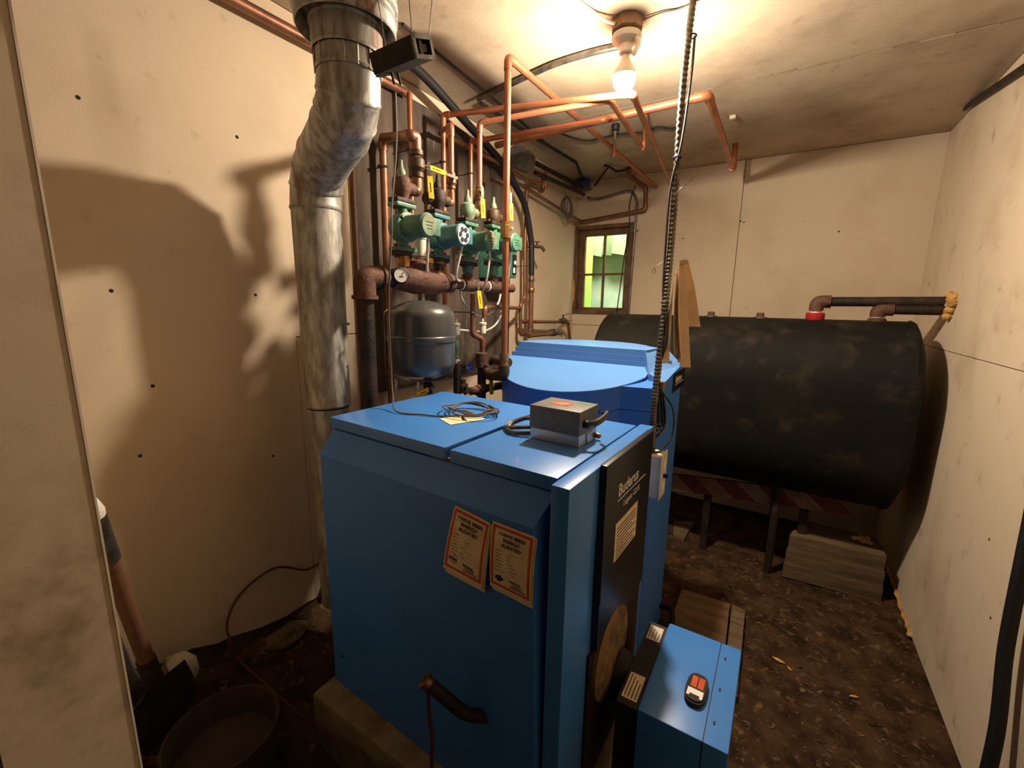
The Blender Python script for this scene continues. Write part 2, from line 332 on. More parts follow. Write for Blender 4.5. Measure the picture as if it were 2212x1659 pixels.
# window in the back wall, with the bright space behind it
W0 = thing('window_1', 'small four pane wooden window high in the back wall', 'window', (-1.35, YB+0.02, 1.47)); struct(W0); del W0['category']
for (a, b, c, d) in ((-1.598, -1.572, 1.47, 2.20), (-1.128, -1.098, 1.47, 2.20), (-1.572, -1.128, 2.172, 2.20), (-1.572, -1.128, 1.47, 1.50)):
    MB().box(a, b, YB-0.012, YB+0.085, c, d).build('casing', 'frame', W0)
for (a, b, c, d) in ((-1.572, -1.522, 1.50, 2.172), (-1.165, -1.128, 1.50, 2.172), (-1.522, -1.165, 2.12, 2.172), (-1.522, -1.165, 1.50, 1.525)):
    MB().box(a, b, YB+0.035, YB+0.07, c, d).build('sash_rail', 'frame', W0)
MB().box(-1.357, -1.341, YB+0.04, YB+0.066, 1.525, 2.12).build('muntin', 'frame', W0); MB().box(-1.522, -1.165, YB+0.041, YB+0.065, 1.795, 1.812).build('muntin', 'frame', W0)
for (a, b) in ((-1.522, -1.357), (-1.341, -1.165)):
    for (c, d) in ((1.525, 1.795), (1.812, 2.12)): MB().box(a, b, YB+0.05, YB+0.054, c, d).build('pane', 'glass', W0)
MB().tube([(-1.597, YB-0.006, z) for z in (1.5, 1.56, 1.60, 1.66, 1.74, 1.8)], [0.003, 0.008, 0.016, 0.02, 0.012, 0.003], 8).build('foam_seal', 'foam', W0, label='yellow foam squeezed out beside the frame')
ob_ = struct(MB().box(-2.3, -0.5, YB+0.62, YB+0.66, 1.0, 2.6).box(-2.3, -0.5, YB+0.1, YB+0.62, 0.98, 1.0).box(-2.3, -0.5, YB+0.1, YB+0.62, 2.6, 2.62).build('wall_beyond', 'poly', org=(-1.4, YB+0.6, 1.0), smooth=0))
ob_['label'] = 'pale sheeted wall seen beyond the window'
tag(MB().tube([(-1.655, YB+0.40, 1.0), (-1.655, YB+0.40, 2.6)], 0.06, 16).build('drain_pipe', 'limegreen'), 'lime green upright pipe seen through the window', 'pipe')
mb = MB()
pts = [(-1.78, YB+0.5), (-1.66, YB+0.46), (-1.55, YB+0.52), (-1.43, YB+0.45), (-1.30, YB+0.5), (-1.1, YB+0.46)]
for i in range(5): mb.add([(pts[i][0], pts[i][1], 2.02), (pts[i+1][0], pts[i+1][1], 2.0), (pts[i+1][0], pts[i+1][1]+0.02, 2.58), (pts[i][0], pts[i][1]+0.02, 2.58)], [(0, 1, 2, 3)])
tag(mb.build('hanging_sheet', 'sheetgreen'), 'dull green sheet hanging beyond the upper window panes', 'sheet')
tag(MB().tube([(-1.9, YB+0.55, 1.35), (-1.0, YB+0.55, 1.35)], 0.012, 8).build('batten', 'steel'), 'thin horizontal rail beyond the window', 'rail')
ld = bpy.data.lights.new('tube_lamp', 'AREA'); ld.shape = 'RECTANGLE'; ld.size = 0.9; ld.size_y = 0.06; ld.energy = 7.0; ld.color = (1.0, 1.0, 0.8)
lo_ = bpy.data.objects.new('tube_lamp', ld); COL.objects.link(lo_); lo_.location = (-1.2, YB+0.22, 2.58); lo_.rotation_euler = (0.35, 0, 0)

# ------------------------------------------------------------------ boiler
BX = Matrix.Translation((-1.237, 0.868, 0)) @ Matrix.Rotation(math.radians(-2.3), 4, 'Z')
def B(): return MB(BX)
def bw(x, y, z): return BX @ Vector((x, y, z))
G = NEAR
bo = thing('boiler', 'blue floor standing boiler with a black front panel and two flat lids', 'boiler', bw(0.45, 0.26, 0.195))
zt = 1.17
side = B()
pr = [(-0.052, 0.195), (-0.052, 1.055), (-0.002, 1.128), (0.05, 1.132), (0.05, 0.195)]    # (y,z) side jacket with its chamfered shoulder
n = len(pr); vs = []
for (x_, sh) in ((0.0, 0.0), (0.845, 1.0)):
    for (y, z) in pr: vs.append((x_ - (0.03*sh if (z == 1.055) else 0.0), y, z))
side.add(vs, [tuple(range(n)), tuple(range(2*n-1, n-1, -1))] + [(i, (i+1) % n, n+(i+1) % n, n+i) for i in range(n)])
side.build('side_jacket', 'blue_d', bo, smooth=20)
B().box(0.0, 0.845, 0.5, 0.585, 0.195, 1.06).box(0.0, 0.03, 0.05, 0.5, 0.195, 1.13).box(0.03, 0.845, 0.05, 0.5, 0.2, 1.12).build('casing', 'blue_d', bo)
B().box(-0.004, 0.512, -0.008, 0.534, 1.135, zt, 0.003).build('rear_lid', 'blue', bo)
B().box(0.527, 0.848, -0.006, 0.53, 1.132, zt-0.003, 0.003).build('front_lid', 'blue', bo)
B().box(0.46, 0.55, 0.0, 0.52, 1.12, 1.138).build('lid_joint_strip', 'plank', bo, label='pale strip under the gap between lids')
B().box(0.852, 0.897, -0.042, 0.56, 0.21, zt-0.004, 0.004).build('front_frame', 'blue', bo)
fp = B().box(0.897, 0.916, 0.118, 0.492, 0.66, 1.172, 0.004).build('control_panel', 'blackpl', bo, label='black front panel with maker name')
B().box(0.897, 0.905, 0.10, 0.50, 0.24, 0.655).build('burner_door', 'blackiron', bo)
xd = (BX.to_3x3() @ Vector((0, 1, 0))); yd = (0, 0, 1)
text('Buderus', 0.034, bw(0.9162, 0.205, 1.06), xd, yd, 'white', fp, weight=0.012)
B().box(0.9155, 0.9168, 0.205, 0.435, 1.047, 1.050).build('underline', 'white', fp)
text('Logano G215', 0.017, bw(0.9162, 0.25, 1.018), xd, yd, 'white', fp)
B().box(0.9155, 0.9172, 0.20, 0.375, 0.875, 0.985).build('rating_label', 'paper', fp, label='yellowed rating label with small print')
for k in range(9): B().box(0.917, 0.9176, 0.212, rnd.uniform(0.3, 0.365), 0.966-k*0.0105, 0.969-k*0.0105).build('print_line', 'ink', fp)
B().box(0.9, 0.918, 0.115, 0.122, 0.80, 0.98).build('panel_catch', 'black', fp)
for (x_, y_) in ((0.05, 0.02), (0.47, 0.02)): B().lathe([(0.006, 0), (0.006, 0.003), (0.003, 0.005)], (x_, -0.0525, y_+0.3), (0, -1, 0), 8).build('screw', 'steel', bo)
tag(MB().box(-1.26, -0.33, 0.735, 1.44, -0.20, 0.193, 0.01).build('concrete_pad', 'concrete'), 'low concrete pad under the blue boiler', 'pad')

# burner on the boiler front
bu = thing('oil_burner', 'oil burner with a boxy blue cover sticking out of the boiler front', 'burner', (-0.1, 1.14, 0.22))
MB().box(-0.205, 0.003, 0.955, 1.315, 0.22, 0.55, 0.008).build('cover', 'blue', bu)
MB().box(-0.0535, -0.0515, 0.954, 1.316, 0.30, 0.5508).build('cover_seam', 'black', bu)
for y_ in (1.02, 1.13, 1.25): MB().box(-0.038, -0.033, y_-0.005, y_+0.005, 0.5495, 0.5512).build('vent_slot', 'black', bu)
MB().box(-0.262, -0.205, 0.965, 1.305, 0.27, 0.535).build('housing', 'black', bu)
MB().box(-0.255, -0.215, 0.985, 1.075, 0.5345, 0.5362).build('spec_label', 'paper', bu, label='white printed label')
MB().box(-0.255, -0.215, 1.225, 1.29, 0.5345, 0.5362).build('spec_label', 'offwhite', bu, label='white printed label')
for y0, y1 in ((0.99, 1.07), (1.23, 1.285)):
    for k in range(4): MB().box(-0.25+k*0.009, -0.247+k*0.009, y0, y1-0.008*k, 0.536, 0.5366).build('print_line', 'cord', bu)
MB().lathe([(0.125, 0), (0.135, 0.006), (0.135, 0.018), (0.118, 0.026), (0.06, 0.03)], (-0.333, 1.08, 0.575), (1, 0, 0), 36).build('burner_flange', 'ring', bu, label='crusty brown round mounting flange')
MB().tube([(-0.33, 1.11, 0.50), (-0.2, 1.12, 0.42)], 0.062, 20).build('blast_tube', 'darkgrime', bu)
MB().box(-0.19, -0.01, 1.0, 1.27, -0.2, -0.12).tube([(-0.1, 1.13, -0.13), (-0.1, 1.13, 0.24)], 0.02, 10).build('support_foot', 'blackiron', bu)
rm = thing('handheld_gadget', 'palm sized dark oval gadget with orange and white print lying on the burner cover', 'gadget', (-0.098,1.215,0.552))
cx, cy = ORG[rm].x, ORG[rm].y
Rm_ = Matrix.Translation((cx, cy, 0.551)) @ Matrix.Rotation(math.radians(88), 4, 'Z')
pl = []
for k in range(24):
    a = 2*math.pi*k/24; pl.append((math.copysign(abs(math.cos(a))**0.7, math.cos(a))*0.052, math.copysign(abs(math.sin(a))**0.7, math.sin(a))*0.026))
mb = MB(Rm_); mb.prism(pl, 0.0, 0.012); mb.prism([(x*0.9, y*0.9) for x, y in pl], 0.012, 0.016); mb.build('body', 'darkgrime', rm)
for k in range(2): MB(Rm_).box(-0.004, 0.034, -0.016+k*0.017, -0.002+k*0.017, 0.016, 0.0166).build('print_block', 'orange', rm, label='orange lettering block')
MB(Rm_).box(-0.028, -0.010, -0.019, 0.019, 0.016, 0.0166).build('print_block', 'white', rm, label='white printed mark')
MB(Rm_).box(-0.036, -0.028, -0.019, -0.012, 0.016, 0.0166).box(-0.036, -0.028, 0.012, 0.019, 0.016, 0.0166).build('print_block', 'white', rm, label='white printed mark')

# relay box on the boiler
aq = thing('relay_box', 'grey metal relay box with red sticker on the front boiler lid', 'control box', (-0.505, 1.105, 1.168))
A3 = Matrix.Translation((-0.587, 1.045, 1.168)) @ Matrix.Rotation(math.radians(-2), 4, 'Z')
MB(A3).box(0.002, 0.155, 0.004, 0.122, 0.0, 0.032, 0.002).build('base', 'silver', aq)
MB(A3).box(0, 0.157, 0, 0.126, 0.032, 0.1, 0.004).build('cover', 'grey_box', aq)
MB(A3).box(0.045, 0.098, 0.042, 0.082, 0.1, 0.1007).build('sticker', 'orange', aq, label='red and white square sticker')
for (a, b) in (((0.055, 0.05), (0.075, 0.076)), ((0.07, 0.048), (0.09, 0.072))):
    MB(A3).obox(((a[0]+b[0])/2, (a[1]+b[1])/2, 0.1009), (b[0]-a[0], b[1]-a[1], 0), (-(b[1]-a[1]), b[0]-a[0], 0), (0, 0, 1), 0.014, 0.0015, 0.0003).build('sticker_mark', 'white', aq)
MB(A3).box(0.10, 0.145, 0.098, 0.115, 0.1, 0.1006).build('sticker', 'green', aq, label='small green sticker')
MB(A3).lathe([(0.011, 0), (0.011, 0.012), (0.007, 0.016)], (0.157, 0.03, 0.062), (1, 0, 0), 14).build('bushing', 'black', aq)
MB(A3).box(0.156, 0.1585, 0.05, 0.09, 0.002, 0.03).build('side_plate', 'silver', aq)
MB(A3).lathe([(0.008, 0), (0.008, 0.015), (0.005, 0.02)], (0.156, 0.105, 0.012), (1, 0, 0), 10).build('cable_clamp', 'brass', aq)
p0 = A3 @ Vector((0.17, 0.03, 0.062))
for k in range(3):
    MB().tube(spline([p0 + Vector((-0.012, 0, 0.002*k)), p0 + Vector((0.018, 0.015, 0.006*k)), p0 + Vector((0.025, 0.07, 0.012+0.006*k)), p0 + Vector((0.005, 0.09, 0.004+0.005*k))]), 0.004, 6).build('wire', 'cord', aq)
cable('armoured_lead', 'grey armoured lead looping out of the left of the relay box', [(-0.583, 1.10, 1.195), (-0.63, 1.115, 1.205), (-0.668, 1.09, 1.19), (-0.665, 1.055, 1.1765), (-0.63, 1.045, 1.1765), (-0.59, 1.06, 1.18)], 0.0065, 'bx', seg=10)
cable('armoured_lead', 'second armoured lead curling behind the relay box onto the lid', [(-0.585, 1.13, 1.20), (-0.64, 1.155, 1.20), (-0.692, 1.13, 1.18), (-0.69, 1.08, 1.1755), (-0.65, 1.06, 1.185), (-0.59, 1.09, 1.19)], 0.006, 'bx', seg=10)

# coil of sensor wire, its lead going up, and the note with two screws
pts = []
for k in range(64):
    a = k*0.42; rr = 0.075 + 0.022*math.sin(k*0.37) + (0.022 if k > 44 else 0); pts.append((-0.875+rr*math.cos(a)*1.05, 1.17+rr*math.sin(a)*0.8, 1.1755+0.006*(1+math.sin(k*1.3))+k*0.00016))
lead = [(-1.200,1.121,1.790), (-1.200,1.095,1.537), (-1.200,1.096,1.311), (-1.160,1.063,1.221), (-1.10, 1.02, 1.177), (-1.0, 1.045, 1.175), (-0.93, 1.07, 1.175)]
cable('sensor_wire', 'thin grey wire dropping past the expansion tank into a coil on the rear lid', [(-1.250,1.207,2.272), (-1.250,1.204,2.102), (-1.220,1.144,1.875)] + lead + pts, 0.0028, 'cord', n=4, seg=6)
nt_ = thing('paper_note', 'small soiled card lying on the rear lid beside the wire coil', 'paper', (-0.83, 1.03, 1.171))
q = [(-0.927,1.047,1.171), (-0.868,1.161,1.171), (-0.800,1.129,1.171), (-0.851,1.011,1.171)]
MB().add(q + [(x, y, 1.1722) for x, y, z in q], [(0, 3, 2, 1), (4, 5, 6, 7), (0, 1, 5, 4), (1, 2, 6, 5), (2, 3, 7, 6), (3, 0, 4, 7)]).build('card', 'paper', nt_)
for k, lb in enumerate(('dark screw lying leftmost on the small card', 'dark screw lying rightmost on the small card')):
    x, y, z = (-0.868,1.084,1.172); x += k*0.013
    mb = MB().lathe([(0.0045, 0), (0.002, 0.004), (0.0017, 0.022), (0.0003, 0.026)], (x, y+0.008-k*0.01, 1.1762), (0.75, -0.6+k*0.2, -0.05), 8)
    tag(mb.build('screw', 'ink'), lb, 'screw')

# audit slips taped on the side
def slip(name, label, tl, tr, bl, br, logo, under):
    """quad given by 4 corners; text laid in the plane"""
    tl, tr, bl, br = (Vector(v) for v in (tl, tr, bl, br)); t = thing(name, label, 'paper', (bl+br)/2)
    xd = (tr-tl).normalized(); yd = ((tl-bl)+(tr-br)).normalized(); nrm = xd.cross(yd).normalized()
    def P(u, v, d=0.0):
        bowl = 0.006*math.sin(math.pi*(1-v))*1.0
        return (tl*(1-u)+tr*u)*v + (bl*(1-u)+br*u)*(1-v) + nrm*(d + bowl)
    def quad(u0, u1, v0, v1, d, m, nm, par, th=0.0006):
        k = 6; vs = []; fs = []
        for i in range(k+1):
            v = v0+(v1-v0)*i/k
            for (u, dd) in ((u0, d), (u1, d), (u1, d+th), (u0, d+th)): vs.append(P(u, v, dd))
        for i in range(k):
            for j in range(4): fs.append((i*4+j, i*4+(j+1) % 4, i*4+4+(j+1) % 4, i*4+4+j))
        fs += [(3, 2, 1, 0), tuple(k*4+j for j in range(4))]
        return MB().add(vs, fs).build(nm, m, par, smooth=50)
    for j in range(under): quad(0.05+0.03*j, 1.04+0.02*j, -0.05-0.02*j, 0.98, -0.002*(j+1), 'paper', 'under_sheet', t)
    sh = quad(0, 1, 0, 1, 0, 'paper', 'sheet', t)
    for (a, b, c, d) in ((0.03, 0.97, 0.93, 0.97), (0.03, 0.97, 0.06, 0.10), (0.03, 0.09, 0.10, 0.93), (0.91, 0.97, 0.10, 0.93)): quad(a, b, c, d, 0.0007, 'orange', 'border', sh, 0.0003)
    w_ = (tr-tl).length; h_ = (tl-bl).length
    for i, s in enumerate(('I HAVE BEEN', 'ENERGY', 'AUDITED')):
        text(s, h_*0.055, P(0.5, 0.845-0.078*i, 0.0012), xd, yd, 'ink', sh, 'CENTER', 0.0003, weight=0.012, stretch=0.98)
    v = 0.62
    for i in range(7):
        quad(0.14, 0.14+rnd.uniform(0.1, 0.2), v, v+0.006, 0.0009, 'ink', 'print_line', sh, 0.0003)
        a = rnd.uniform(0.36, 0.5); pts = [P(a+0.022*k, v+0.012*math.sin(k*2.1+i)+0.004, 0.0011) for k in range(rnd.randint(5, 11))]
        MB().tube(pts, 0.00035, 4).build('handwriting', 'ink', sh); v -= 0.05
    text('IRVING OIL', h_*0.03, P(0.49, 0.205, 0.0012), xd, yd, 'inkblue', sh, 'LEFT', 0.0003, weight=0.02, stretch=0.85)
    for i in range(2): quad(0.55, 0.80-0.02*i, 0.178-0.025*i, 0.187-0.025*i, 0.0009, 'ink', 'print_line', sh, 0.0003)
    quad(0.50, 0.86, 0.125, 0.138, 0.0009, 'inkblue', 'print_line', sh, 0.0003)
    if logo:
        text('IRVING', h_*0.045, P(0.12, 0.215, 0.0012), xd, yd, 'inkblue', sh, 'LEFT', 0.0003, weight=0.02, stretch=0.72)
        for s_ in (1, -1): MB().tube([P(0.2, 0.237+s_*0.04, 0.0012), P(0.265, 0.237+s_*0.075, 0.0012), P(0.33, 0.237+s_*0.04, 0.0012)], 0.0009, 5).build('logo_chevron', 'orange', sh)
    else:
        c = P(0.24, 0.20, 0.001)
        MB().add([c - xd*0.014, c - yd*0.010, c + xd*0.014, c + yd*0.010, c + nrm*0.0006], [(0, 1, 4), (1, 2, 4), (2, 3, 4), (3, 0, 4)]).build('logo_diamond', 'inkblue', sh)
    return t
yo = -0.0535
def side_pt(p):   # put a wall-plane guess onto the jacket surface
    q_ = BX.inverted() @ Vector(p); q_.y = yo; return BX @ q_
slip('audit_slip', 'orange bordered energy audit slip, leftmost of two, with chevron logo', side_pt((-0.652,0.800,1.046)), side_pt((-0.540,0.800,1.032)), side_pt((-0.684,0.800,0.866)) + Vector((-0.002, -0.012, 0)), side_pt((-0.558,0.800,0.859)) + Vector((0, -0.012, 0)), True, 2)
slip('audit_slip', 'orange bordered energy audit slip, rightmost of two, with diamond logo', side_pt((-0.534,0.800,1.041)), side_pt((-0.416,0.800,1.038)), side_pt((-0.536,0.800,0.873)) + Vector((0, -0.006, 0)), side_pt((-0.420,0.800,0.869)) + Vector((0, -0.006, 0)), False, 1)

G = None
# switch box on the boiler's far front corner
sb = thing('switch_box', 'off white handy box with switch and outlet beside the black front panel', 'switch', (-0.30, 1.47, 0.89))
MB().box(-0.345, -0.295, 1.425, 1.50, 0.905, 1.055, 0.004).build('box', 'offwhite', sb)
MB().box(-0.296, -0.291, 1.42, 1.505, 0.90, 1.06, 0.002).build('cover_plate', 'offwhite', sb)
MB().lathe([(0.018, 0), (0.018, 0.003), (0.016, 0.004)], (-0.2915, 1.462, 0.94), (1, 0, 0), 18).build('outlet', 'white', sb)
MB().lathe([(0.018, 0), (0.018, 0.003), (0.016, 0.004)], (-0.2915, 1.462, 1.015), (1, 0, 0), 18).build('outlet', 'white', sb)
MB().box(-0.291, -0.276, 1.458, 1.466, 0.972, 0.985).build('toggle', 'black', sb)
MB().box(-0.40, -0.34, 1.44, 1.64, 0.93, 0.95).build('bracket', 'steel', sb)

# ------------------------------------------------------------------ indirect water heater behind the boiler
wh = thing('water_heater', 'round bodied blue water heater with stepped light blue top behind the boiler', 'water heater', (-0.75, 1.85, 0.0))
CX, CY, CR = -0.765, 1.815, 0.35
def arc(r, a0, a1, n=28): return [(CX+r*math.cos(math.radians(a0+(a1-a0)*k/n)), CY+r*math.sin(math.radians(a0+(a1-a0)*k/n))) for k in range(n+1)]
def zs(x, y): return 1.30 - 0.235*max(0.0, 1.80-y)
outl = arc(CR, 40, 320, 44) + [(-0.385, 1.60), (-0.362, 1.625), (-0.362, 2.02), (-0.385, 2.045)]
MB().prism(outl, 0.02, lambda x, y: zs(x, y)-0.095).build('tank_shell', 'blue_d', wh, smooth=25)
MB().prism([(CX+(x-CX)*1.004, CY+(y-CY)*1.004) for x, y in outl], lambda x, y: zs(x, y)-0.092, lambda x, y: zs(x, y)-0.004).build('upper_shell', 'blue_d', wh, smooth=25)
near = [(x, y) for x, y in arc(CR+0.004, 180-2.5, 360+2.5, 40) if y <= 1.81 and x < -0.43]
near = [(CX-CR-0.003, 1.80)] + near + [(-0.44, 1.80)]
MB().prism(near, lambda x, y: zs(x, y)-0.006, zs).build('sloped_lid', 'blue_l', wh, smooth=25)
for k, (h0, h1, dr, yb) in enumerate(((1.285, 1.318, 0.0, 1.795), (1.318, 1.342, 0.018, 1.797), (1.342, 1.368, 0.036, 1.799))):
    pl = [p for p in arc(CR-dr, 20, 182, 30) if p[1] >= yb]
    pl = [(-0.45-dr*0.4, yb), (-0.39-dr*1.6, yb+0.14)] + pl[2:] + [(CX-CR+dr, yb)]
    MB().prism(pl, h0, h1).build('lid_step', 'blue_l', wh, smooth=25)
# sloped front facet and label face
MB().add([(-0.47, 1.80, 1.366), (-0.44, 2.02, 1.366), (-0.36, 2.02, 1.29), (-0.36, 1.66, 1.26), (-0.425, 1.70, 1.29), (-0.47, 1.80, 1.25), (-0.44, 2.02, 1.25), (-0.37, 2.02, 1.2), (-0.37, 1.66, 1.2), (-0.43, 1.70, 1.2)],
         [(0, 1, 2, 3, 4), (9, 8, 7, 6, 5), (0, 5, 6, 1), (1, 6, 7, 2), (2, 7, 8, 3), (3, 8, 9, 4), (4, 9, 5, 0)]).build('front_facet', 'blue_l', wh, smooth=0)
lb_ = MB().box(-0.361, -0.357, 1.84, 2.07, 1.195, 1.275).build('name_plate', 'blackpl', wh, label='black plate with maker name')
text('Buderus', 0.027, (-0.3566, 1.875, 1.232), (0, 1, 0), (0, 0, 1), 'white', lb_, weight=0.012)
MB().box(-0.3572, -0.3562, 1.875, 2.04, 1.222, 1.225).build('underline', 'white', lb_)
MB().lathe([(0.007, 0), (0.006, 0.003)], (-0.56, 1.528, 1.15), (0.55, -0.8, 0), 10).build('plug', 'black', wh)
for (x, y) in ((-0.95, 1.65), (-0.58, 1.65), (-0.95, 2.0), (-0.58, 2.0)): MB().lathe([(0.03, -0.05), (0.02, 0.025)], (x, y, 0.0), seg=10).build('foot', 'black', wh)

# ------------------------------------------------------------------ flue pipe
def frame_ring(c, t, u0, r, seg=32):
    t = Vector(t).normalized(); u = (Vector(u0) - t*Vector(u0).dot(t)).normalized(); w = t.cross(u)
    return [Vector(c) + (u*math.cos(2*math.pi*k/seg) + w*math.sin(2*math.pi*k/seg))*r for k in range(seg)]
fu = thing('flue_pipe', 'galvanised stove pipe with angled elbow rising from behind the boiler', 'flue pipe', (-1.33, 0.92, 0.30))
E1, E2 = Vector((-1.335, 0.925, 1.945)), Vector((-1.02, 0.825, 2.03))
dg = (E2-E1).normalized(); up = Vector((0, 0, 1)); U0 = Vector((0.3, 1, 0))
def bend(c, d0, d1, n, rad):
    """ring centres/tangents of a gored elbow"""
    out = []; q0 = c - d0*rad; q2 = c + d1*rad
    for k in range(n+1):
        t = k/n; p = q0*(1-t)**2 + c*2*t*(1-t) + q2*t*t; tg = ((c-q0)*(1-t) + (q2-c)*t).normalized(); out.append((p, tg))
    return out
path = [(Vector((-1.335, 0.925, 0.42)), up, 0.066), (Vector((-1.335, 0.925, 1.18)), up, 0.070), (Vector((-1.335, 0.925, 1.185)), up, 0.074), (Vector((-1.335, 0.925, 1.80)), up, 0.078)]
b1_ = bend(E1, up, dg, 3, 0.11); b2_ = bend(E2, dg, up, 3, 0.085)
secs = [[(path[0][0], up, 0.068), (path[1][0], up, 0.071)], [(path[2][0], up, 0.0735), (Vector((-1.335, 0.925, 1.845)), up, 0.0765)]]
for br, r in ((b1_, 0.0785), (b2_, 0.0805)):
    for k in range(3): secs.append([(br[k][0], br[k][1], r), (br[k+1][0], br[k+1][1], r-0.002)])
    if br is b1_: secs.append([(b1_[-1][0], dg, 0.0785), (b2_[0][0], dg, 0.0785)])
topc = b2_[-1][0]
secs += [[(topc, up, 0.081), (topc + up*0.045, up, 0.081)], [(topc + up*0.045, up, 0.086), (topc + up*0.105, up, 0.087)], [(topc + up*0.105, up, 0.089), (topc + up*0.38, up, 0.09)]]
for sc_ in secs:
    vs = []; fs = []; seg = 32
    (p0, t0, r0), (p1, t1, r1) = sc_
    rings = [(p0, t0, r0*0.985), (p0, t0, r0), (p0+(p1-p0).normalized()*0.006, t0, r0+0.0022), (p0+(p1-p0).normalized()*0.012, t0, r0), (p1, t1, r1), (p1, t1, r1*0.985)]
    for (c, t, r) in rings: vs += frame_ring(c, t, U0, r, seg)
    for i in range(len(rings)-1):
        for k in range(seg): fs.append((i*seg+k, i*seg+(k+1) % seg, (i+1)*seg+(k+1) % seg, (i+1)*seg+k))
    MB().add(vs, fs).build('pipe_section', 'galv', fu, smooth=40)
for k in range(16):      # crimped end of the upper section
    a = 2*math.pi*k/16; d = Vector((math.cos(a), math.sin(a), 0)); MB().tube([topc + d*0.0805 + up*0.0, topc + d*0.0815 + up*0.044], 0.003, 4).build('crimp', 'galv', fu)
MB().tube([Vector((-1.335, 0.925, 0.42)), Vector((-1.32, 0.93, 0.46)), Vector((-1.27, 0.94, 0.47)), Vector((-1.10, 0.96, 0.47))], 0.067, 20).build('outlet_elbow', 'galv', fu)
for P, nn in (((-1.270,0.965,1.327), (1, -0.3, 0)), ((-1.265,0.970,1.471), (1, -0.3, 0))): MB().lathe([(0.005, 0), (0.004, 0.006)], P, nn, 8).build('screw', 'galv', fu)
ch = thing('chimney_collar', 'wide galvanised chimney collar hanging from the ceiling around the flue top', 'flue collar', (topc.x, topc.y, topc.z+0.09))
z0 = topc.z+0.10
MB().lathe([(0.106, 0.03), (0.119, 0.0), (0.122, 0.004), (0.122, 0.03), (0.127, 0.036), (0.122, 0.042), (0.122, 0.075), (0.127, 0.081), (0.122, 0.087), (0.122, ZC-z0), (0.106, ZC-z0), (0.106, 0.03)], (topc.x, topc.y, z0), seg=40, cap=False).build('outer_shell', 'galv', ch)
MB().lathe([(0.123, 0.05), (0.128, 0.055), (0.128, 0.066), (0.123, 0.07)], (topc.x, topc.y, z0), seg=40).build('band', 'galv', ch)

# small open metal box hung on wires
hb = thing('hanging_box', 'small sooty open ended metal box hung on thin wires beside the flue', 'box', (-0.93, 0.95, 2.15))
c0 = (-0.882,0.808,2.103); c1 = (-0.740,0.800,2.100); ax = (Vector(c1)-Vector(c0)).normalized(); Lh = (Vector(c1)-Vector(c0)).length/2
cc = (Vector(c0)+Vector(c1))/2; az = (Vector((-0.15, -0.35, 1)) - ax*Vector((-0.15, -0.35, 1)).dot(ax)).normalized(); ay = az.cross(ax)
for (dz, dy, hy, hz) in ((0.020, 0, 0.028, 0.0012), (-0.020, 0, 0.028, 0.0012)): MB().obox(cc + az*dz, ax, ay, az, Lh, hy, hz).build('plate', 'darkgrime', hb)
for dy in (0.028, -0.028): MB().obox(cc + ay*dy, ax, ay, az, Lh, 0.0012, 0.020).build('plate', 'darkgrime', hb)
for (d_, a_, b_) in ((0.018, 0.029, 0.004), (-0.018, 0.029, 0.004)): MB().obox(cc + ax*(Lh+0.001) + az*d_, ax, ay, az, 0.003, a_, b_).build('rim', 'steel', hb)
for d_ in (0.026, -0.026): MB().obox(cc + ax*(Lh+0.001) + ay*d_, ax, ay, az, 0.003, 0.004, 0.022).build('rim', 'steel', hb)
MB().obox(cc + ax*Lh*0.9, ax, ay, az, 0.002, 0.005, 0.019).obox(cc + ax*Lh*0.9 + ay*0.011, ax, ay, az, 0.002, 0.008, 0.007).build('inner_bracket', 'steel', hb)
MB().obox(cc - ax*(Lh+0.004) + az*0.020, ax, ay, az, 0.012, 0.01, 0.0015).build('tab', 'darkgrime', hb); MB().obox(cc - ax*(Lh+0.004) - az*0.020, ax, ay, az, 0.012, 0.012, 0.0015).build('tab', 'darkgrime', hb)
for (s_, q_, dn) in ((1, 1, (0.02, 0.05)), (1, -1, (-0.02, -0.02)), (-1, 1, (-0.06, -0.02))):
    a = cc + ax*Lh*s_ + ay*0.026*q_ + az*0.020; MB().tube([a, Vector((a.x+dn[0], a.y+dn[1], ZC))], 0.0012, 5).build('hanging_wire', 'steel', hb)
for k in range(2): MB().tube([cc - ax*Lh*0.6 - az*0.018 + ay*(0.02-k*0.02), cc - ax*Lh*0.6 - az*0.045 + ay*(0.02-k*0.02)], 0.003, 6).build('bolt', 'darkgrime', hb)

# ------------------------------------------------------------------ oil tank
ot = thing('oil_tank', 'long black heating oil tank with rounded ends against the back corner', 'oil tank', (-0.22, 2.93, 0.0))
def obround(sc=1.0, n=14):
    r = 0.335; h0, h1 = 0.50+r, 1.49-r; yc = 2.94; zc_ = (h0+h1)/2; out = []
    for k in range(n+1): a = math.pi*k/n; out.append((yc + r*math.cos(a)*sc, zc_ + ((h1-zc_) + r*math.sin(a))*sc))
    for k in range(n+1): a = math.pi + math.pi*k/n; out.append((yc + r*math.cos(a)*sc, zc_ + ((h0-zc_) + r*math.sin(a))*sc))
    return out
X0, X1 = -1.02, 0.555
rings = [(X0-0.075, 0.35), (X0-0.06, 0.6), (X0-0.03, 0.85), (X0-0.01, 0.96), (X0, 1.0), (X0+0.012, 1.012), (X0+0.024, 1.0), (X1-0.024, 1.0), (X1-0.012, 1.012), (X1, 1.0), (X1+0.01, 0.96), (X1+0.03, 0.85), (X1+0.055, 0.6), (X1+0.068, 0.35)]
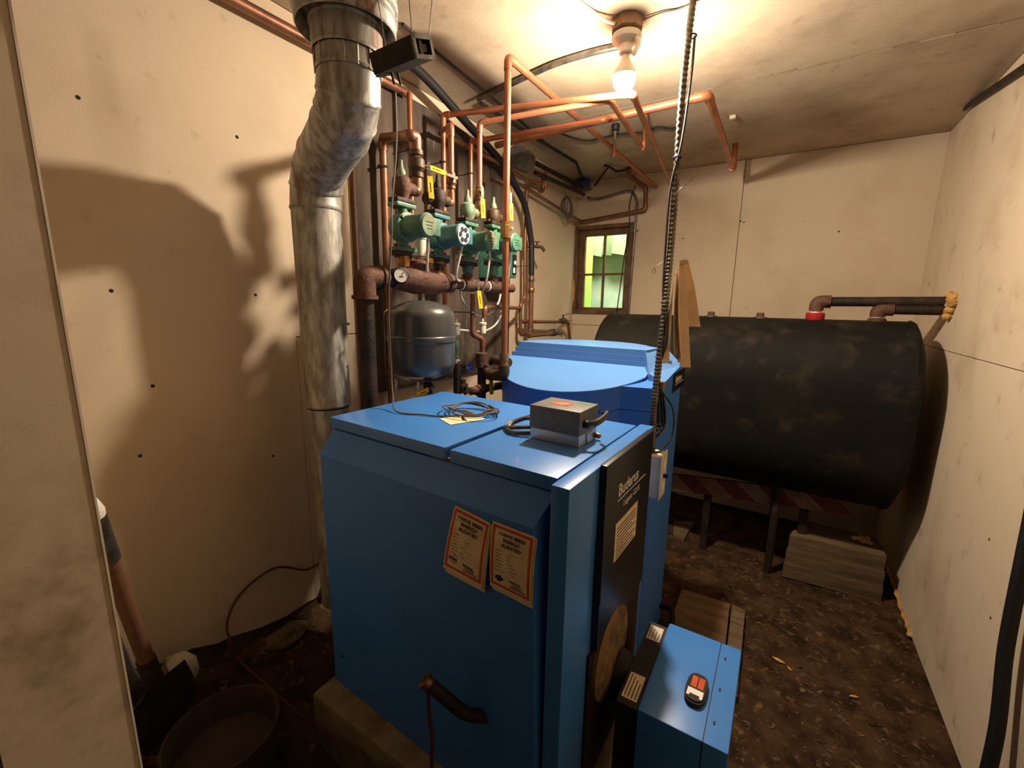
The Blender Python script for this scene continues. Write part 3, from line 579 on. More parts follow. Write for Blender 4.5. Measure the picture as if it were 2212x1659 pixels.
def ring_mesh(rs):
    vs = []; fs = []; m_ = None
    for (x, s_) in rs:
        ob2 = obround(s_); m_ = len(ob2); vs += [(x, y, z) for y, z in ob2]
    for i in range(len(rs)-1):
        for k in range(m_): fs.append((i*m_+k, i*m_+(k+1) % m_, (i+1)*m_+(k+1) % m_, (i+1)*m_+k))
    fs += [tuple(range(m_)), tuple((len(rs)-1)*m_+k for k in range(m_-1, -1, -1))]
    return MB().add(vs, fs)
ring_mesh(rings[4:10]).build('shell', 'oil', ot, smooth=40); ring_mesh(rings[:5]).build('end_head', 'oil', ot, smooth=40); ring_mesh(rings[9:]).build('end_head', 'oil', ot, smooth=40)
for (x, y) in ((-0.85, 2.78), (0.08, 2.80), (-0.85, 3.14), (0.08, 3.14)): MB().tube([(x, y, -0.03), (x, y, 0.60)], 0.021, 12).build('leg', 'blackiron', ot)
for P, lb in (((-0.385,2.940,1.516), None), ((-0.120,2.940,1.515), None)):
    x = P[0]; MB().lathe([(0.034, -0.01), (0.034, 0.008), (0.026, 0.01)], (x, 2.94, 1.486), seg=16).build('bung', 'steel', ot); MB().lathe([(0.02, 0), (0.02, 0.02), (0.012, 0.022)], (x, 2.94, 1.496), seg=8).build('plug', 'rust', ot)
vx = (0.144,2.940,1.533)[0]; fx = (0.411,2.940,1.539)[0]
va = thing('fill_pipe', 'rusty pipe rising from a red collar on the oil tank into the right wall', 'pipe', (vx, 2.94, 1.485))
MB().lathe([(0.042, 0), (0.045, 0.01), (0.045, 0.034), (0.04, 0.04)], (vx, 2.94, 1.485), seg=16).build('vent_alarm', 'red', va, label='red collar')
MB().lathe([(0.026, 0), (0.026, 0.015)], (vx, 2.94, 1.525), seg=16).build('sealant', 'white', va)
MB().tube(fil([(vx, 2.94, 1.535), (vx, 2.94, 1.585), (vx+0.06, 2.94, 1.585)], 0.035), 0.034, 14).build('elbow', 'rust', va)
MB().tube([(vx+0.05, 2.94, 1.585), (XR-0.005, 2.94, 1.59)], 0.025, 14).build('tube', 'blackiron', va)
MB().tube([(vx+0.05, 2.92, 1.535), (vx+0.05, 2.92, 1.60)], 0.013, 10).build('gauge_glass', 'glass', va)
vb = thing('vent_pipe', 'short rusty elbow pipe from the tank end into the right wall', 'pipe', (fx, 2.94, 1.485))
MB().lathe([(0.04, 0), (0.04, 0.012), (0.03, 0.02)], (fx, 2.94, 1.485), seg=14).build('bung', 'rust', vb); MB().lathe([(0.028, 0), (0.028, 0.012)], (fx, 2.94, 1.503), seg=16).build('sealant', 'white', vb)
MB().tube(fil([(fx, 2.94, 1.51), (fx, 2.94, 1.548), (fx+0.06, 2.94, 1.55)], 0.03), 0.033, 14).build('elbow', 'rust', vb)
MB().tube([(fx+0.05, 2.94, 1.55), (XR-0.005, 2.94, 1.55)], 0.026, 14).build('tube', 'blackiron', vb)
mb = MB()
for k in range(14):
    p = Vector((XR-0.012, 2.92+rnd.uniform(-0.05, 0.05), 1.57+rnd.uniform(-0.05, 0.06))); mb.lathe([(0.004, -0.02), (0.02, -0.012), (0.024, 0), (0.016, 0.014), (0.003, 0.02)], p, (rnd.uniform(-1, 1), rnd.uniform(-1, 1), rnd.uniform(-1, 1)), 8)
tag(mb.build('foam_patch', 'foam'), 'blob of tan foam sealing the tank pipes at the right wall', 'foam')
# striped board under the tank, plank stack, tile, loose boards
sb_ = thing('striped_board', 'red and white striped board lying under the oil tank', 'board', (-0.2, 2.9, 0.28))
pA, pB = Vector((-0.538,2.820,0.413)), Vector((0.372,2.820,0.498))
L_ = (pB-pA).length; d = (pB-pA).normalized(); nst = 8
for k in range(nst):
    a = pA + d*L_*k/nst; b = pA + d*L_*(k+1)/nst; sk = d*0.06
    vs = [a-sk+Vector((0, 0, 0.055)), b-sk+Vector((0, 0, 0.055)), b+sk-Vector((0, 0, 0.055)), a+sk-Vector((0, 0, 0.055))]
    MB().add(vs + [v + Vector((0, 0.022, 0)) for v in vs], [(0, 1, 2, 3), (7, 6, 5, 4), (0, 4, 5, 1), (1, 5, 6, 2), (2, 6, 7, 3), (3, 7, 4, 0)]).build('stripe', 'stripe_r_shaded' if k % 2 else 'stripe_w_shaded', sb_, smooth=0)
for x in (pA.x+0.25, pB.x-0.15): MB().box(x-0.02, x+0.02, 2.845, 2.90, -0.02, pA.z-0.01).build('prop', 'blackiron', sb_)
st = [(0.158, 2.80, 0.0), (0.615, 2.81, 0.0)]
for k, (zz, th, dx, dy, lb) in enumerate(((0.0, 0.085, -0.004, 0.0, 'bottom dusty plank in the stack beside the oil tank'), (0.087, 0.09, 0.0, 0.003, 'middle dusty plank in the stack beside the oil tank'), (0.179, 0.085, 0.006, 0.006, 'top dusty plank in the stack beside the oil tank'))):
    mb = MB(); pl = [(0.16+dx, 2.795+dy), (0.605-dx, 2.815+dy), (0.60-dx, 3.02), (0.40, 3.00+0.02*k), (0.235, 3.06)]
    mb.prism(pl, zz-0.002, zz+th); tag(mb.build('plank', 'plank', smooth=0), lb, 'plank', 'planks stacked beside the tank')
mb = MB()
for k in range(9):
    p = Vector((0.50+rnd.uniform(-0.03, 0.05), 2.93+rnd.uniform(-0.02, 0.04), 0.272+rnd.uniform(0, 0.01))); mb.lathe([(0.003, -0.012), (0.013, -0.006), (0.015, 0), (0.01, 0.01), (0.002, 0.014)], p, (rnd.uniform(-1, 1), rnd.uniform(-1, 1), 1), 7)
tag(mb.build('foam_crumb', 'foam'), 'crumbled foam lump on top of the plank stack', 'foam')
fb = [(XR-0.006, y, z) for y, z in ((3.2, 0.07), (3.05, 0.05), (2.9, 0.045), (2.75, 0.03), (2.62, 0.03), (2.55, 0.015))]
tag(MB().tube(spline(fb, 5), [0.008+0.004*math.sin(k*1.9) for k in range(26)], 8).build('foam_bead', 'foam'), 'long bead of tan foam along the foot of the right wall', 'foam')
q = [(-0.515,3.078,0.020), (-0.391,3.161,0.020), (-0.403,2.852,0.020), (-0.470,2.859,0.020)]
tag(MB().add(q + [(x, y, z-0.03) for x, y, z in q], [(0, 3, 2, 1), (4, 5, 6, 7), (0, 1, 5, 4), (1, 2, 6, 5), (2, 3, 7, 6), (3, 0, 4, 7)]).build('tile', 'plank', smooth=0), 'flat square of board half hidden by the heater on the dirt', 'board')
for (q, lb, m) in (([(-0.31, 2.30), (-0.075, 2.31), (-0.05, 1.62), (-0.30, 1.60)], 'wide brown board on the floor behind the burner', 'wood'), ([(-0.065, 2.31), (-0.004, 2.30), (0.008, 1.72), (-0.045, 1.72)], 'narrow pale lath lying beside the wide floor board', 'plank')):
    mb = MB(); h = 0.03; mb.prism(q, -0.012, h); tag(mb.build('floor_board', m, smooth=0), lb, 'board')
cable('rubber_hose', 'thick black rubber hose coming from under the heater to the burner', [(-0.36, 2.0, 0.10), (-0.30, 1.95, 0.13), (-0.27, 1.80, 0.14), (-0.25, 1.62, 0.16), (-0.23, 1.45, 0.26), (-0.235, 1.30, 0.33)], 0.013, 'black', 'hose')
for k, (P, s_) in enumerate((((0.149,2.074,0.006), 0.028), ((0.190,2.041,0.006), 0.016), ((0.408,2.004,0.006), 0.018))):
    c = Vector(P); c.z = fz(c.x, c.y)+0.008; a = (0.3, 1.0, -0.4)[k]; dd = Vector((math.cos(a), -math.sin(a), 0)); ee = Vector((math.sin(a), math.cos(a), 0.2))
    mb = MB().add([c-dd*s_, c-dd*s_*0.3+ee*s_*0.3, c+dd*s_*0.5+ee*s_*0.25, c+dd*s_, c+dd*s_*0.2-ee*s_*0.3, c-dd*s_*0.5-ee*s_*0.22, c+Vector((0, 0, 0.004))], [(i, (i+1) % 6, 6) for i in range(6)])
    tag(mb.build('dry_leaf', 'foam', smooth=0), ('largest curled dry leaf on the dirt near the burner', 'thin straw coloured leaf just past the largest one', 'small dry leaf lying farther right on the dirt')[k], 'leaf')

# ------------------------------------------------------------------ pump board
bd = thing('pump_board', 'dark plywood backing board screwed on the left wall behind the pumps', 'board', (XL+0.01, 1.89, 1.125))
mb = MB(); vs = [(1.283, 1.127), (2.503, 1.127), (2.503, 2.42), (1.85, 2.473), (1.62, 2.476), (1.283, 2.44)]
n = len(vs); mb.add([(XL+0.001, y, z) for y, z in vs] + [(XL+0.02, y, z) for y, z in vs], [tuple(range(n)), tuple(range(2*n-1, n-1, -1))] + [(i, (i+1) % n, n+(i+1) % n, n+i) for i in range(n)]); mb.build('plywood', 'board', bd, smooth=0)
MB().box(XL+0.001, XL+0.024, 1.272, 1.283, 1.0, 2.44).build('edge_strip', 'frame', bd)

G = NEAR
XM = -1.31          # plane of the pump manifold
# supply main: elbow, air scoop, header
mn = thing('supply_main', 'rusty iron supply pipe with big elbow rising beside the flue', 'pipe', (XM, 1.1, 0.3))
ely, elz = (-1.310,1.084,1.637)[1], (-1.310,1.084,1.637)[2]
MB().tube([(XM, ely, 0.25), (XM, ely, elz-0.06)], 0.031, 16).build('riser', 'blackiron', mn)
MB().tube(fil([(XM, ely, elz-0.075), (XM, ely, elz), (XM, ely+0.075, elz)], 0.05, 8), 0.040, 16).build('elbow', 'rust', mn)
MB().lathe([(0.047, 0), (0.047, 0.014)], (XM, ely, elz-0.082), seg=18).build('elbow_lip', 'rust', mn); MB().lathe([(0.046, 0), (0.046, 0.014)], (XM, ely+0.065, elz), (0, 1, 0), 18).build('elbow_lip', 'rust', mn)
MB().tube([(XM, ely+0.07, elz), (XM, ely+0.17, elz-0.004)], 0.029, 16).build('nipple', 'blackiron', mn)
ys0, ys1 = (-1.310,1.216,1.644)[1], (-1.310,1.567,1.625)[1]
sc_ = thing('air_scoop', 'rusty cast iron air scoop above the grey expansion tank', 'air scoop', (XM, 1.4, elz-0.05))
Ls = ys1-ys0
MB().lathe([(0.036, 0), (0.04, 0.02), (0.034, 0.022), (0.045, 0.05), (0.056, Ls*0.35), (0.058, Ls*0.55), (0.046, Ls*0.82), (0.036, Ls*0.9), (0.042, Ls*0.91), (0.042, Ls)], (XM, ys0, elz), (0, 1, -0.01), 22).build('body', 'rust', sc_)
MB().lathe([(0.05, 0), (0.05, 0.045), (0.044, 0.06), (0.03, 0.066)], (XM, ys0+Ls*0.42, elz+0.015), seg=18).build('hump', 'rust', sc_)
MB().obox((XM+0.05, ys0+Ls*0.45, elz+0.005), (0, 1, 0), (0, 0, 1), (1, 0, 0), 0.03, 0.005, 0.006).obox((XM+0.047, ys0+Ls*0.7, elz+0.002), (0, 1, 0), (0, 0, 1), (1, 0, 0), 0.02, 0.004, 0.006).build('cast_mark', 'rust', sc_)
av = thing('air_vent', 'cream capped cylinder air vent on top of the air scoop', 'air vent', (XM, ys0+Ls*0.46, elz+0.08))
vyy = ys0+Ls*0.46
MB().lathe([(0.012, 0), (0.012, 0.016), (0.024, 0.02), (0.024, 0.085), (0.027, 0.088), (0.027, 0.102), (0.022, 0.106)], (XM, vyy, elz+0.078), seg=20).build('canister', 'offwhite', av)
MB().lathe([(0.007, 0), (0.007, 0.02), (0.003, 0.026)], (XM, vyy+0.012, elz+0.184), seg=10).build('cap', 'offwhite', av)
gz = (-1.265,1.222,1.648); gv = Vector((0.86, -0.52, 0.05))
ga = thing('pressure_gauge', 'round white faced pressure gauge with black rim on the air scoop', 'gauge', gz)
MB().lathe([(0.026, -0.03), (0.031, -0.028), (0.031, 0.002), (0.027, 0.004), (0.027, 0.0)], gz, gv, 26).build('case', 'black', ga); MB().lathe([(0.0265, 0), (0.0265, 0.002)], gz, gv, 26).build('dial', 'white', ga)
gx = gv.cross(Vector((0, 0, 1))).normalized(); gy = Vector((0, 0, 1))
MB().obox(Vector(gz)+gv.normalized()*0.0026 - gx*0.004 + gy*0.003, gx*-0.6+gy, gv.cross(gx*-0.6+gy), gv, 0.013, 0.0008, 0.0004).build('needle', 'ink', ga)
MB().obox(Vector(gz)+gv.normalized()*0.0024 - gy*0.006, gx, gy, gv, 0.008, 0.002, 0.0003).build('dial_print', 'ink', ga)
MB().tube([Vector(gz)-gv.normalized()*0.03, (XM, gz[1]+0.03, gz[2])], 0.01, 10).build('stem', 'bronze', ga)
hd = thing('pump_header', 'rusty iron header pipe joining the pump columns to the air scoop', 'pipe', (XM, 1.8, elz-0.03))
MB().tube([(XM, ys1-0.01, elz-0.004), (XM, 2.10, elz-0.006)], 0.024, 14).build('tube', 'rust', hd)
PC = [(-1.310,1.281,1.819)[1], (-1.310,1.489,1.826)[1], (-1.310,1.696,1.834)[1], (-1.310,1.910,1.850)[1]]
for yy in (PC[2], PC[3]):
    MB().tube([(XM, yy-0.045, elz-0.005), (XM, yy+0.045, elz-0.005)], 0.031, 14).tube([(XM, yy, elz-0.005), (XM, yy, elz+0.045)], 0.028, 14).build('tee', 'rust', hd)
for yy in (PC[2]-0.05, PC[3]-0.05): MB().lathe([(0.026, 0), (0.026, 0.01)], (XM, yy-0.008, elz-0.005), (0, 1, 0), 14).build('sealant', 'white', hd)

# expansion tank
et = thing('expansion_tank', 'round grey expansion tank hanging under the air scoop', 'tank', (-1.30, 1.365, 1.225))
MB().lathe([(0.02, 0.0), (0.07, 0.006), (0.115, 0.022), (0.136, 0.05), (0.140, 0.07), (0.140, 0.158), (0.144, 0.162), (0.146, 0.172), (0.144, 0.182), (0.140, 0.186), (0.140, 0.262), (0.134, 0.282), (0.115, 0.302), (0.07, 0.322), (0.03, 0.33)], (-1.30, 1.365, 1.225), seg=44).build('shell', 'tankgrey', et, smooth=30)
MB().lathe([(0.0145, 0), (0.0145, 0.035), (0.011, 0.037), (0.011, 0.06)], (-1.303, 1.37, 1.553), seg=12).build('neck', 'steel', et)

# circulators: one pump per column, motor to the room
def pump(yc, zc_, m, label, face):
    t = thing('circulator_pump', label, 'pump', (XM, yc, zc_-0.09), 'circulator pumps on the board')
    MB().lathe([(0.03, -0.032), (0.05, -0.028), (0.054, 0.0), (0.05, 0.022), (0.044, 0.03)], (XM, yc, zc_), (1, 0, 0), 24).tube([(XM, yc, zc_-0.085), (XM, yc, zc_+0.085)], 0.021, 14).build('volute', m, t)
    for s_ in (1, -1):
        f = MB().box(XM-0.028, XM+0.028, yc-0.05, yc+0.05, zc_+s_*0.082-0.008, zc_+s_*0.082+0.008, 0.004).build('flange', m, t)
        MB().box(XM-0.027, XM+0.027, yc-0.048, yc+0.048, zc_+s_*0.099-0.008, zc_+s_*0.099+0.008, 0.004).build('flange', 'blackiron', t)
        for q_ in (1, -1): MB().tube([(XM, yc+q_*0.039, zc_+s_*0.09-0.026), (XM, yc+q_*0.039, zc_+s_*0.09+0.026)], 0.0075, 6).build('flange_bolt', 'rust', t)
    MB().lathe([(0.056, 0.025), (0.056, 0.034), (0.044, 0.036), (0.044, 0.125), (0.046, 0.127), (0.046, 0.133), (0.04, 0.138)], (XM, yc, zc_), (1, 0, 0), 26).build('motor', m, t)
    cap = MB().lathe([(0.040, 0.138), (0.038, 0.141)], (XM, yc, zc_), (1, 0, 0), 26).build('name_disc', face, t)
    if face == 'white':
        for k in range(6):
            a = k*math.pi/3; MB().lathe([(0.011, 0), (0.011, 0.001)], (XM+0.1415, yc+0.023*math.cos(a), zc_+0.023*math.sin(a)), (1, 0, 0), 8).build('disc_mark', 'black', cap)
    else:
        for k in range(3): MB().box(XM+0.1412, XM+0.142, yc-0.02+0.004*k, yc+0.02-0.003*k, zc_+0.01-0.012*k, zc_+0.013-0.012*k).build('disc_mark', 'bronze', cap)
    MB().box(XM+0.07, XM+0.125, yc+0.036, yc+0.082, zc_-0.03, zc_+0.035, 0.004).build('terminal_box', m, t)
    for k in range(4):
        a = math.pi/4 + k*math.pi/2; MB().lathe([(0.006, 0), (0.006, 0.008)], (XM+0.033, yc+0.049*math.cos(a), zc_+0.049*math.sin(a)), (1, 0, 0), 6).build('bolt', 'steel', t)
    return t
PZ = [(-1.310,1.296,1.833)[2], (-1.310,1.500,1.826)[2], (-1.310,1.712,1.827)[2], (-1.310,1.920,1.846)[2]]
pump(PC[0], PZ[0], 'green', 'grimy green circulator pump nearest the flue, directly above the air scoop', 'verd')
pump(PC[1], PZ[1], 'green_b', 'blue green circulator pump with a black and white end disc', 'white')
pump(PC[2], PZ[2], 'green', 'dull green circulator pump third from the flue', 'verd')
pump(PC[3], PZ[3], 'green', 'green circulator pump farthest from the flue, partly behind the tall copper riser', 'green')

def ball_valve(label, c, axis, hdir, hang, m='brass', r=0.014, handle='yellow', L=0.032, hl=0.085, face=None, reach=0.012):
    """body along axis at c, lever pivot towards hdir, lever laid along hang"""
    c = Vector(c); a = Vector(axis).normalized(); h = Vector(hdir).normalized(); g_ = Vector(hang).normalized(); t = thing('ball_valve', label, 'valve', c - Vector((0, 0, L)))
    MB().lathe([(r*1.1, -L), (r*1.25, -L), (r*1.25, -L*0.65), (r*1.0, -L*0.6), (r*1.5, -L*0.3), (r*1.5, L*0.3), (r*1.0, L*0.6), (r*1.25, L*0.65), (r*1.25, L)], c, a, 14).build('body', m, t)
    p = c + h*(r*1.5+reach); MB().tube([c + h*r, p], 0.005, 8).build('stem', 'steel', t)
    h = Vector(face).normalized() if face else h
    w_ = h.cross(g_).normalized(); h = g_.cross(w_)
    MB().obox(p + g_*0.012, g_, w_, h, 0.03, 0.0065, 0.0012).build('lever', 'steel', t)
    MB().obox(p + g_*(0.035+hl/2), g_, w_, h, hl/2, 0.011, 0.0028).build('grip', handle, t)
    MB().obox(p + g_*(0.035+hl/2) + h*0.003, g_, w_, h, hl*0.22, 0.0016, 0.0004).build('grip_print', 'ink', t)
    return t
def flow_valve(label, y, z, m, cap):
    t = thing('flow_valve', label, 'valve', (XM, y, z-0.05))
    MB().lathe([(0.024, -0.05), (0.026, -0.035), (0.034, -0.02), (0.037, 0.005), (0.033, 0.03), (0.02, 0.04)], (XM, y, z), seg=18).tube([(XM, y, z), (XM, y+0.062, z)], 0.024, 14).build('body', m, t)
    MB().lathe([(0.016, 0.04), (0.018, 0.05), (0.014, 0.062), (0.009, 0.07), (0.007, 0.095), (0.004, 0.097)], (XM, y, z), seg=12).build('bonnet', cap, t)
    return t
FV = [(-1.310,1.291,1.985)[2], (-1.310,1.500,1.982)[2], (-1.310,1.697,1.966)[2], (-1.310,1.904,1.977)[2]]
flow_valve('dark flow check valve with green tip above the first pump', PC[0], FV[0], 'rust', 'verd')
fv2 = flow_valve('black cross shaped flow valve above the blue green pump', PC[1], FV[1], 'blackiron', 'blackiron')
MB().tube([(XM, PC[1]-0.06, FV[1]-0.01), (XM, PC[1], FV[1])], 0.014, 10).lathe([(0.024, 0), (0.024, 0.016)], (XM, PC[1]-0.072, FV[1]-0.01), (0, 1, 0), 14).build('side_knob', 'blackiron', fv2)
flow_valve('green flow valve with pointed cap above the third pump', PC[2], FV[2], 'verd', 'verd')
flow_valve('brownish green flow valve above the farthest pump', PC[3], FV[3], 'bronze', 'verd')
NIP = ('first', 'second', 'third', 'fourth')
for k in range(4):
    z0, z1 = PZ[k]+0.105, FV[k]-0.045
    t = thing('nipple', 'brass nipple joining the %s pump from the flue to its flow valve' % NIP[k], 'pipe fitting', (XM, PC[k], z0))
    MB().tube([(XM, PC[k], z0), (XM, PC[k], z1)], 0.019, 12).build('tube', 'brass', t); MB().lathe([(0.022, 0), (0.022, max(0.012, (z1-z0)*0.35))], (XM, PC[k], z0+(z1-z0)*0.5), seg=8).build('hex', 'solder', t)
    t = thing('pump_nipple', 'fitting under the %s pump from the flue down to the iron header' % NIP[k], 'pipe fitting', (XM, PC[k], elz+0.02))
    MB().tube([(XM, PC[k], elz+0.0), (XM, PC[k], PZ[k]-0.105)], 0.016, 12).build('tube', ('brass', 'brass', 'verd', 'verd')[k], t); MB().lathe([(0.024, 0), (0.026, 0.02), (0.024, 0.05)], (XM, PC[k], elz+0.05), seg=14).build('union', ('brass', 'bronze', 'green_b', 'green')[k], t)

# yellow-handled isolation valves and their copper tails
ya = PC[0]+0.075
G = None
pipe('copper_loop', 'thick copper pipe looping over from the first pump valve and down beside the expansion tank',
     [gp(q) for q in ((XM, PC[0]+0.05, FV[0]-0.0), (XM, ya+0.01, FV[0]), (XM, ya+0.01, (-1.310,1.360,2.187)[2]), (XM, ya-0.02, (-1.310,1.332,2.184)[2]))] + [(-1.530,1.397,2.232), (-1.530,1.394,1.627), (-1.53, (-1.530,1.394,1.627)[1], 0.25)], 0.0165, 'copper_d',
     straps=(((-1.530,1.391,2.115), (XL+0.02, (-1.530,1.391,2.115)[1], (-1.530,1.391,2.115)[2])),), rad=0.035)
G = NEAR
ball_valve('large dark ball valve with yellow lever hanging below the looped copper pipe', (XM, ya+0.01, (-1.310,1.356,2.087)[2]), (0, 0, 1), (0.4, 0.9, 0), (0.02, 0.08, -1), 'bronze', 0.022, L=0.05, face=(0.8, -0.5, 0), reach=0.02)
yb_ = (-1.310,1.581,2.050)[1]
G = None
pipe('copper_bend', 'copper pipe rising from the second valve and bending over at the board top',
     [gp((XM, PC[1]+0.05, FV[1])), gp((XM, yb_, FV[1])), gp((XM, yb_, (-1.310,1.584,2.297)[2])), (-1.50, (-1.500,1.739,2.363)[1], (-1.500,1.739,2.358)[2])], 0.0118, 'copper')
G = NEAR
ball_valve('ball valve with tilted yellow lever on the second copper column', (XM, yb_, (-1.310,1.584,2.073)[2]), (0, 0, 1), (0.8, -0.5, 0.3), (-0.5, -0.75, 0.2), 'copper_d', 0.015)
yc_ = (-1.310,1.791,2.049)[1]
G = None
pipe('copper_feed', 'copper pipe climbing from the third pump then running right below the bulb',
     [gp((XM, PC[2]+0.05, FV[2])), gp((XM, yc_, FV[2])), gp((XM, yc_, (-1.310,1.803,2.376)[2])), (-0.690, 1.828, 2.358), (-0.729, 2.456, 2.356), (-0.729, 2.456, ZC)], 0.0118, 'copper')
G = NEAR
ball_valve('ball valve with yellow lever hanging straight down on the third column', (XM, yc_, (-1.310,1.790,2.068)[2]), (0, 0, 1), (0.8, -0.5, 0), (0.02, 0.04, -1), 'brass', 0.015)
yd_ = (-1.310,2.045,2.048)[1]
G = None
pipe('copper_riser', 'copper pipe on the farthest pump column half hidden by the tall riser', [gp((XM, PC[3]+0.05, FV[3])), gp((XM, yd_, FV[3])), gp((XM, yd_, (-1.310,2.042,2.151)[2])), (-1.50, yd_+0.12, 2.24)], 0.011, 'copper_d')
G = NEAR
ball_valve('ball valve with yellow lever at the right edge of the board', (XM, yd_, (-1.310,2.054,2.097)[2]), (0, 0, 1), (0.8, -0.5, 0), (0.02, 0.04, -1), 'brass', 0.014)
ball_valve('ball valve with upright yellow lever under the second pump', (XM, PC[1]+0.0, (-1.310,1.497,1.705)[2]), (0, 0, 1), (0.8, -0.5, 0.3), (-0.45, -0.8, 0.12), 'bronze', 0.016, L=0.02)
ball_valve('valve with yellow lever hanging under the third pump at the header', (XM, PC[2]+0.055, elz-0.0), (0, 1, 0), (1, -0.5, 0.1), (0.08, 0.1, -1), 'rust', 0.016)
ball_valve('valve with yellow lever hanging under the farthest pump at the header', (XM, PC[3]+0.06, elz-0.0), (0, 1, 0), (1, -0.5, 0.1), (0.08, 0.1, -1), 'rust', 0.016)
G = None
# risers close to the board
pipe('board_riser', 'thin copper riser on the board running up beside the flue to the ceiling', [(-1.500,1.531,2.448), (-1.500,1.529,1.834)], 0.0115, 'copper', straps=(((-1.500,1.529,2.217), (XL+0.02, (-1.500,1.529,2.217)[1], (-1.500,1.529,2.217)[2])),))
pipe('board_riser', 'copper riser behind the second pump feeding the pipe that passes under the bulb',
     [(-1.460,1.704,1.537), (-1.460,1.707,2.410), (-0.585, 1.785, 2.342), (-0.805, YB-0.002, 2.381)], 0.0125, 'copper', straps=(((-1.460,1.700,2.204), (XL+0.02, (-1.460,1.700,2.204)[1], (-1.460,1.700,2.204)[2])),))
pipe('board_riser', 'copper riser behind the third pump feeding the lowest overhead pipe',
     [(-1.460,1.920,1.881), (-1.460,1.919,2.358), (-0.770, 1.985, 2.352), (-0.768, 2.05, 2.385)], 0.0125, 'copper', straps=(((-1.460,1.916,2.205), (XL+0.02, (-1.460,1.916,2.205)[1], (-1.460,1.916,2.205)[2])),))
pipe('cross_pipe', 'copper pipe running along the board top from the second column toward the window', [(-1.510,1.739,2.353), (-1.510,2.351,2.349), (-1.51, 2.80, 2.31), (-1.51, 2.80, 2.40)], 0.0125, 'copper_d',
     straps=(((-1.510,2.222,2.347), (XL+0.02, (-1.510,2.222,2.347)[1], (-1.510,2.222,2.347)[2]), (0, 1, 0)), ))
pipe('overhead_pipe', 'wide copper pipe crossing under the ceiling to the far elbow by the back wall', [(-1.40, 2.06, 2.372), (-0.364, 2.08, 2.40), (-0.378, 3.22, 2.40), (-0.378, 3.22, ZC)], 0.0165, 'copper')
pipe('tall_riser', 'tall bright copper riser in front of the pumps bending back along the ceiling', [(-0.985, 1.525, 1.335), (-0.985, 1.525, 2.455), (-0.945, YB-0.002, 2.445)], 0.0135, 'copper')
t = thing('pipe_union', 'brass union on the tall copper riser beside the farthest pump', 'pipe fitting', (-0.985, 1.525, 1.80))
pz_ = (-0.985,1.513,1.833)[2]
MB().lathe([(0.018, -0.03), (0.022, -0.028), (0.022, 0.02), (0.019, 0.022), (0.019, 0.035)], (-0.985, 1.525, pz_), seg=10).build('body', 'brass', t); MB().lathe([(0.003, 0), (0.005, 0.012)], (-0.968, 1.53, pz_+0.01), (1, 0.4, 0), 8).build('bleeder', 'white', t)
pipe('ceiling_main', 'fat copper pipe along the left wall just under the ceiling', [(-1.56, 0.35, 2.452), (-1.550,1.570,2.469)], 0.019, 'copper_d')
# pipework below the header
t = thing('return_tee', 'rusty iron tee and brass fittings at the foot of the tall copper riser', 'pipe fitting', (-0.985, 1.53, 1.2))
MB().lathe([(0.017, 0.005), (0.017, 0.03), (0.02, 0.032), (0.02, 0.06)], (-0.985, 1.525, 1.28), seg=12).build('adapter', 'brass', t)
MB().tube(fil([(-0.985, 1.525, 1.29), (-0.985, 1.525, 1.245), (-1.08, 1.56, 1.235), (-1.15, 1.62, 1.225)], 0.03), 0.024, 12).build('elbow', 'bronze', t)
XI = -1.31
G = NEAR
pipe('drop_pipe', 'copper drop pipe with offset under the header in the middle of the board', [(-1.310,1.735,1.590), (-1.310,1.734,1.393), (-1.290,1.789,1.367), (-1.290,1.794,1.281)], 0.0125, 'copper_d', straps=(((-1.310,1.732,1.501), (-1.765, (-1.310,1.732,1.501)[1], (-1.310,1.732,1.501)[2])),))
pipe('offset_pipe', 'short copper pipe with top elbow running right behind the tall riser', [(-1.310,1.830,1.444), (-1.310,1.840,1.524), (-1.400,2.089,1.527), (-1.700,2.849,1.512)], 0.012, 'copper_d')
for nm, P, lb in (('a', (-1.310,1.821,1.396), 'cream air vent on the offset pipe below the header'), ('b', (-1.310,1.609,1.399), 'cream air vent beside the expansion tank')):
    t = thing('air_vent', lb, 'air vent', P); MB().lathe([(0.009, -0.01), (0.017, 0.0), (0.017, 0.042), (0.02, 0.044), (0.02, 0.052), (0.015, 0.055)], P, seg=18).build('canister', 'offwhite', t)
    MB().lathe([(0.005, 0.055), (0.005, 0.07), (0.002, 0.074)], P, seg=8).build('cap', 'offwhite', t)
t = thing('relief_valve', 'pale green relief valve standing right of the expansion tank', 'valve', (-1.310,1.607,1.272)); P = (-1.310,1.608,1.332)
MB().lathe([(0.014, -0.05), (0.016, -0.04), (0.012, -0.03), (0.016, 0.0), (0.018, 0.02), (0.013, 0.04)], P, seg=14).build('body', 'verd', t); MB().lathe([(0.016, -0.068), (0.016, -0.05)], P, seg=12).build('sealant', 'white', t)
rt = thing('return_header', 'rusty iron return pipes and tee beside the heater below the board', 'pipe', (-1.270,1.767,1.063))
a_ = Vector((-1.270,1.757,1.281)); b_ = Vector((-1.270,1.758,1.043)); MB().tube([a_, b_], 0.022, 12).build('riser', 'blackiron', rt); MB().lathe([(0.03, -0.05), (0.03, 0.02)], a_, seg=14).build('tee', 'rust', rt)
MB().tube([a_ + Vector((0, 0, -0.03)), Vector((-1.250,1.831,1.259)), Vector((-1.100,1.736,1.269))], 0.024, 12).build('branch', 'bronze', rt)
MB().tube([Vector((-1.270,1.628,1.122)), Vector((-1.240,1.938,1.115))], 0.02, 12).build('lower_branch', 'rust', rt); MB().lathe([(0.028, -0.03), (0.028, 0.03)], (-1.260,1.735,1.119), (0, 1, 0.1), 14).build('tee', 'rust', rt)
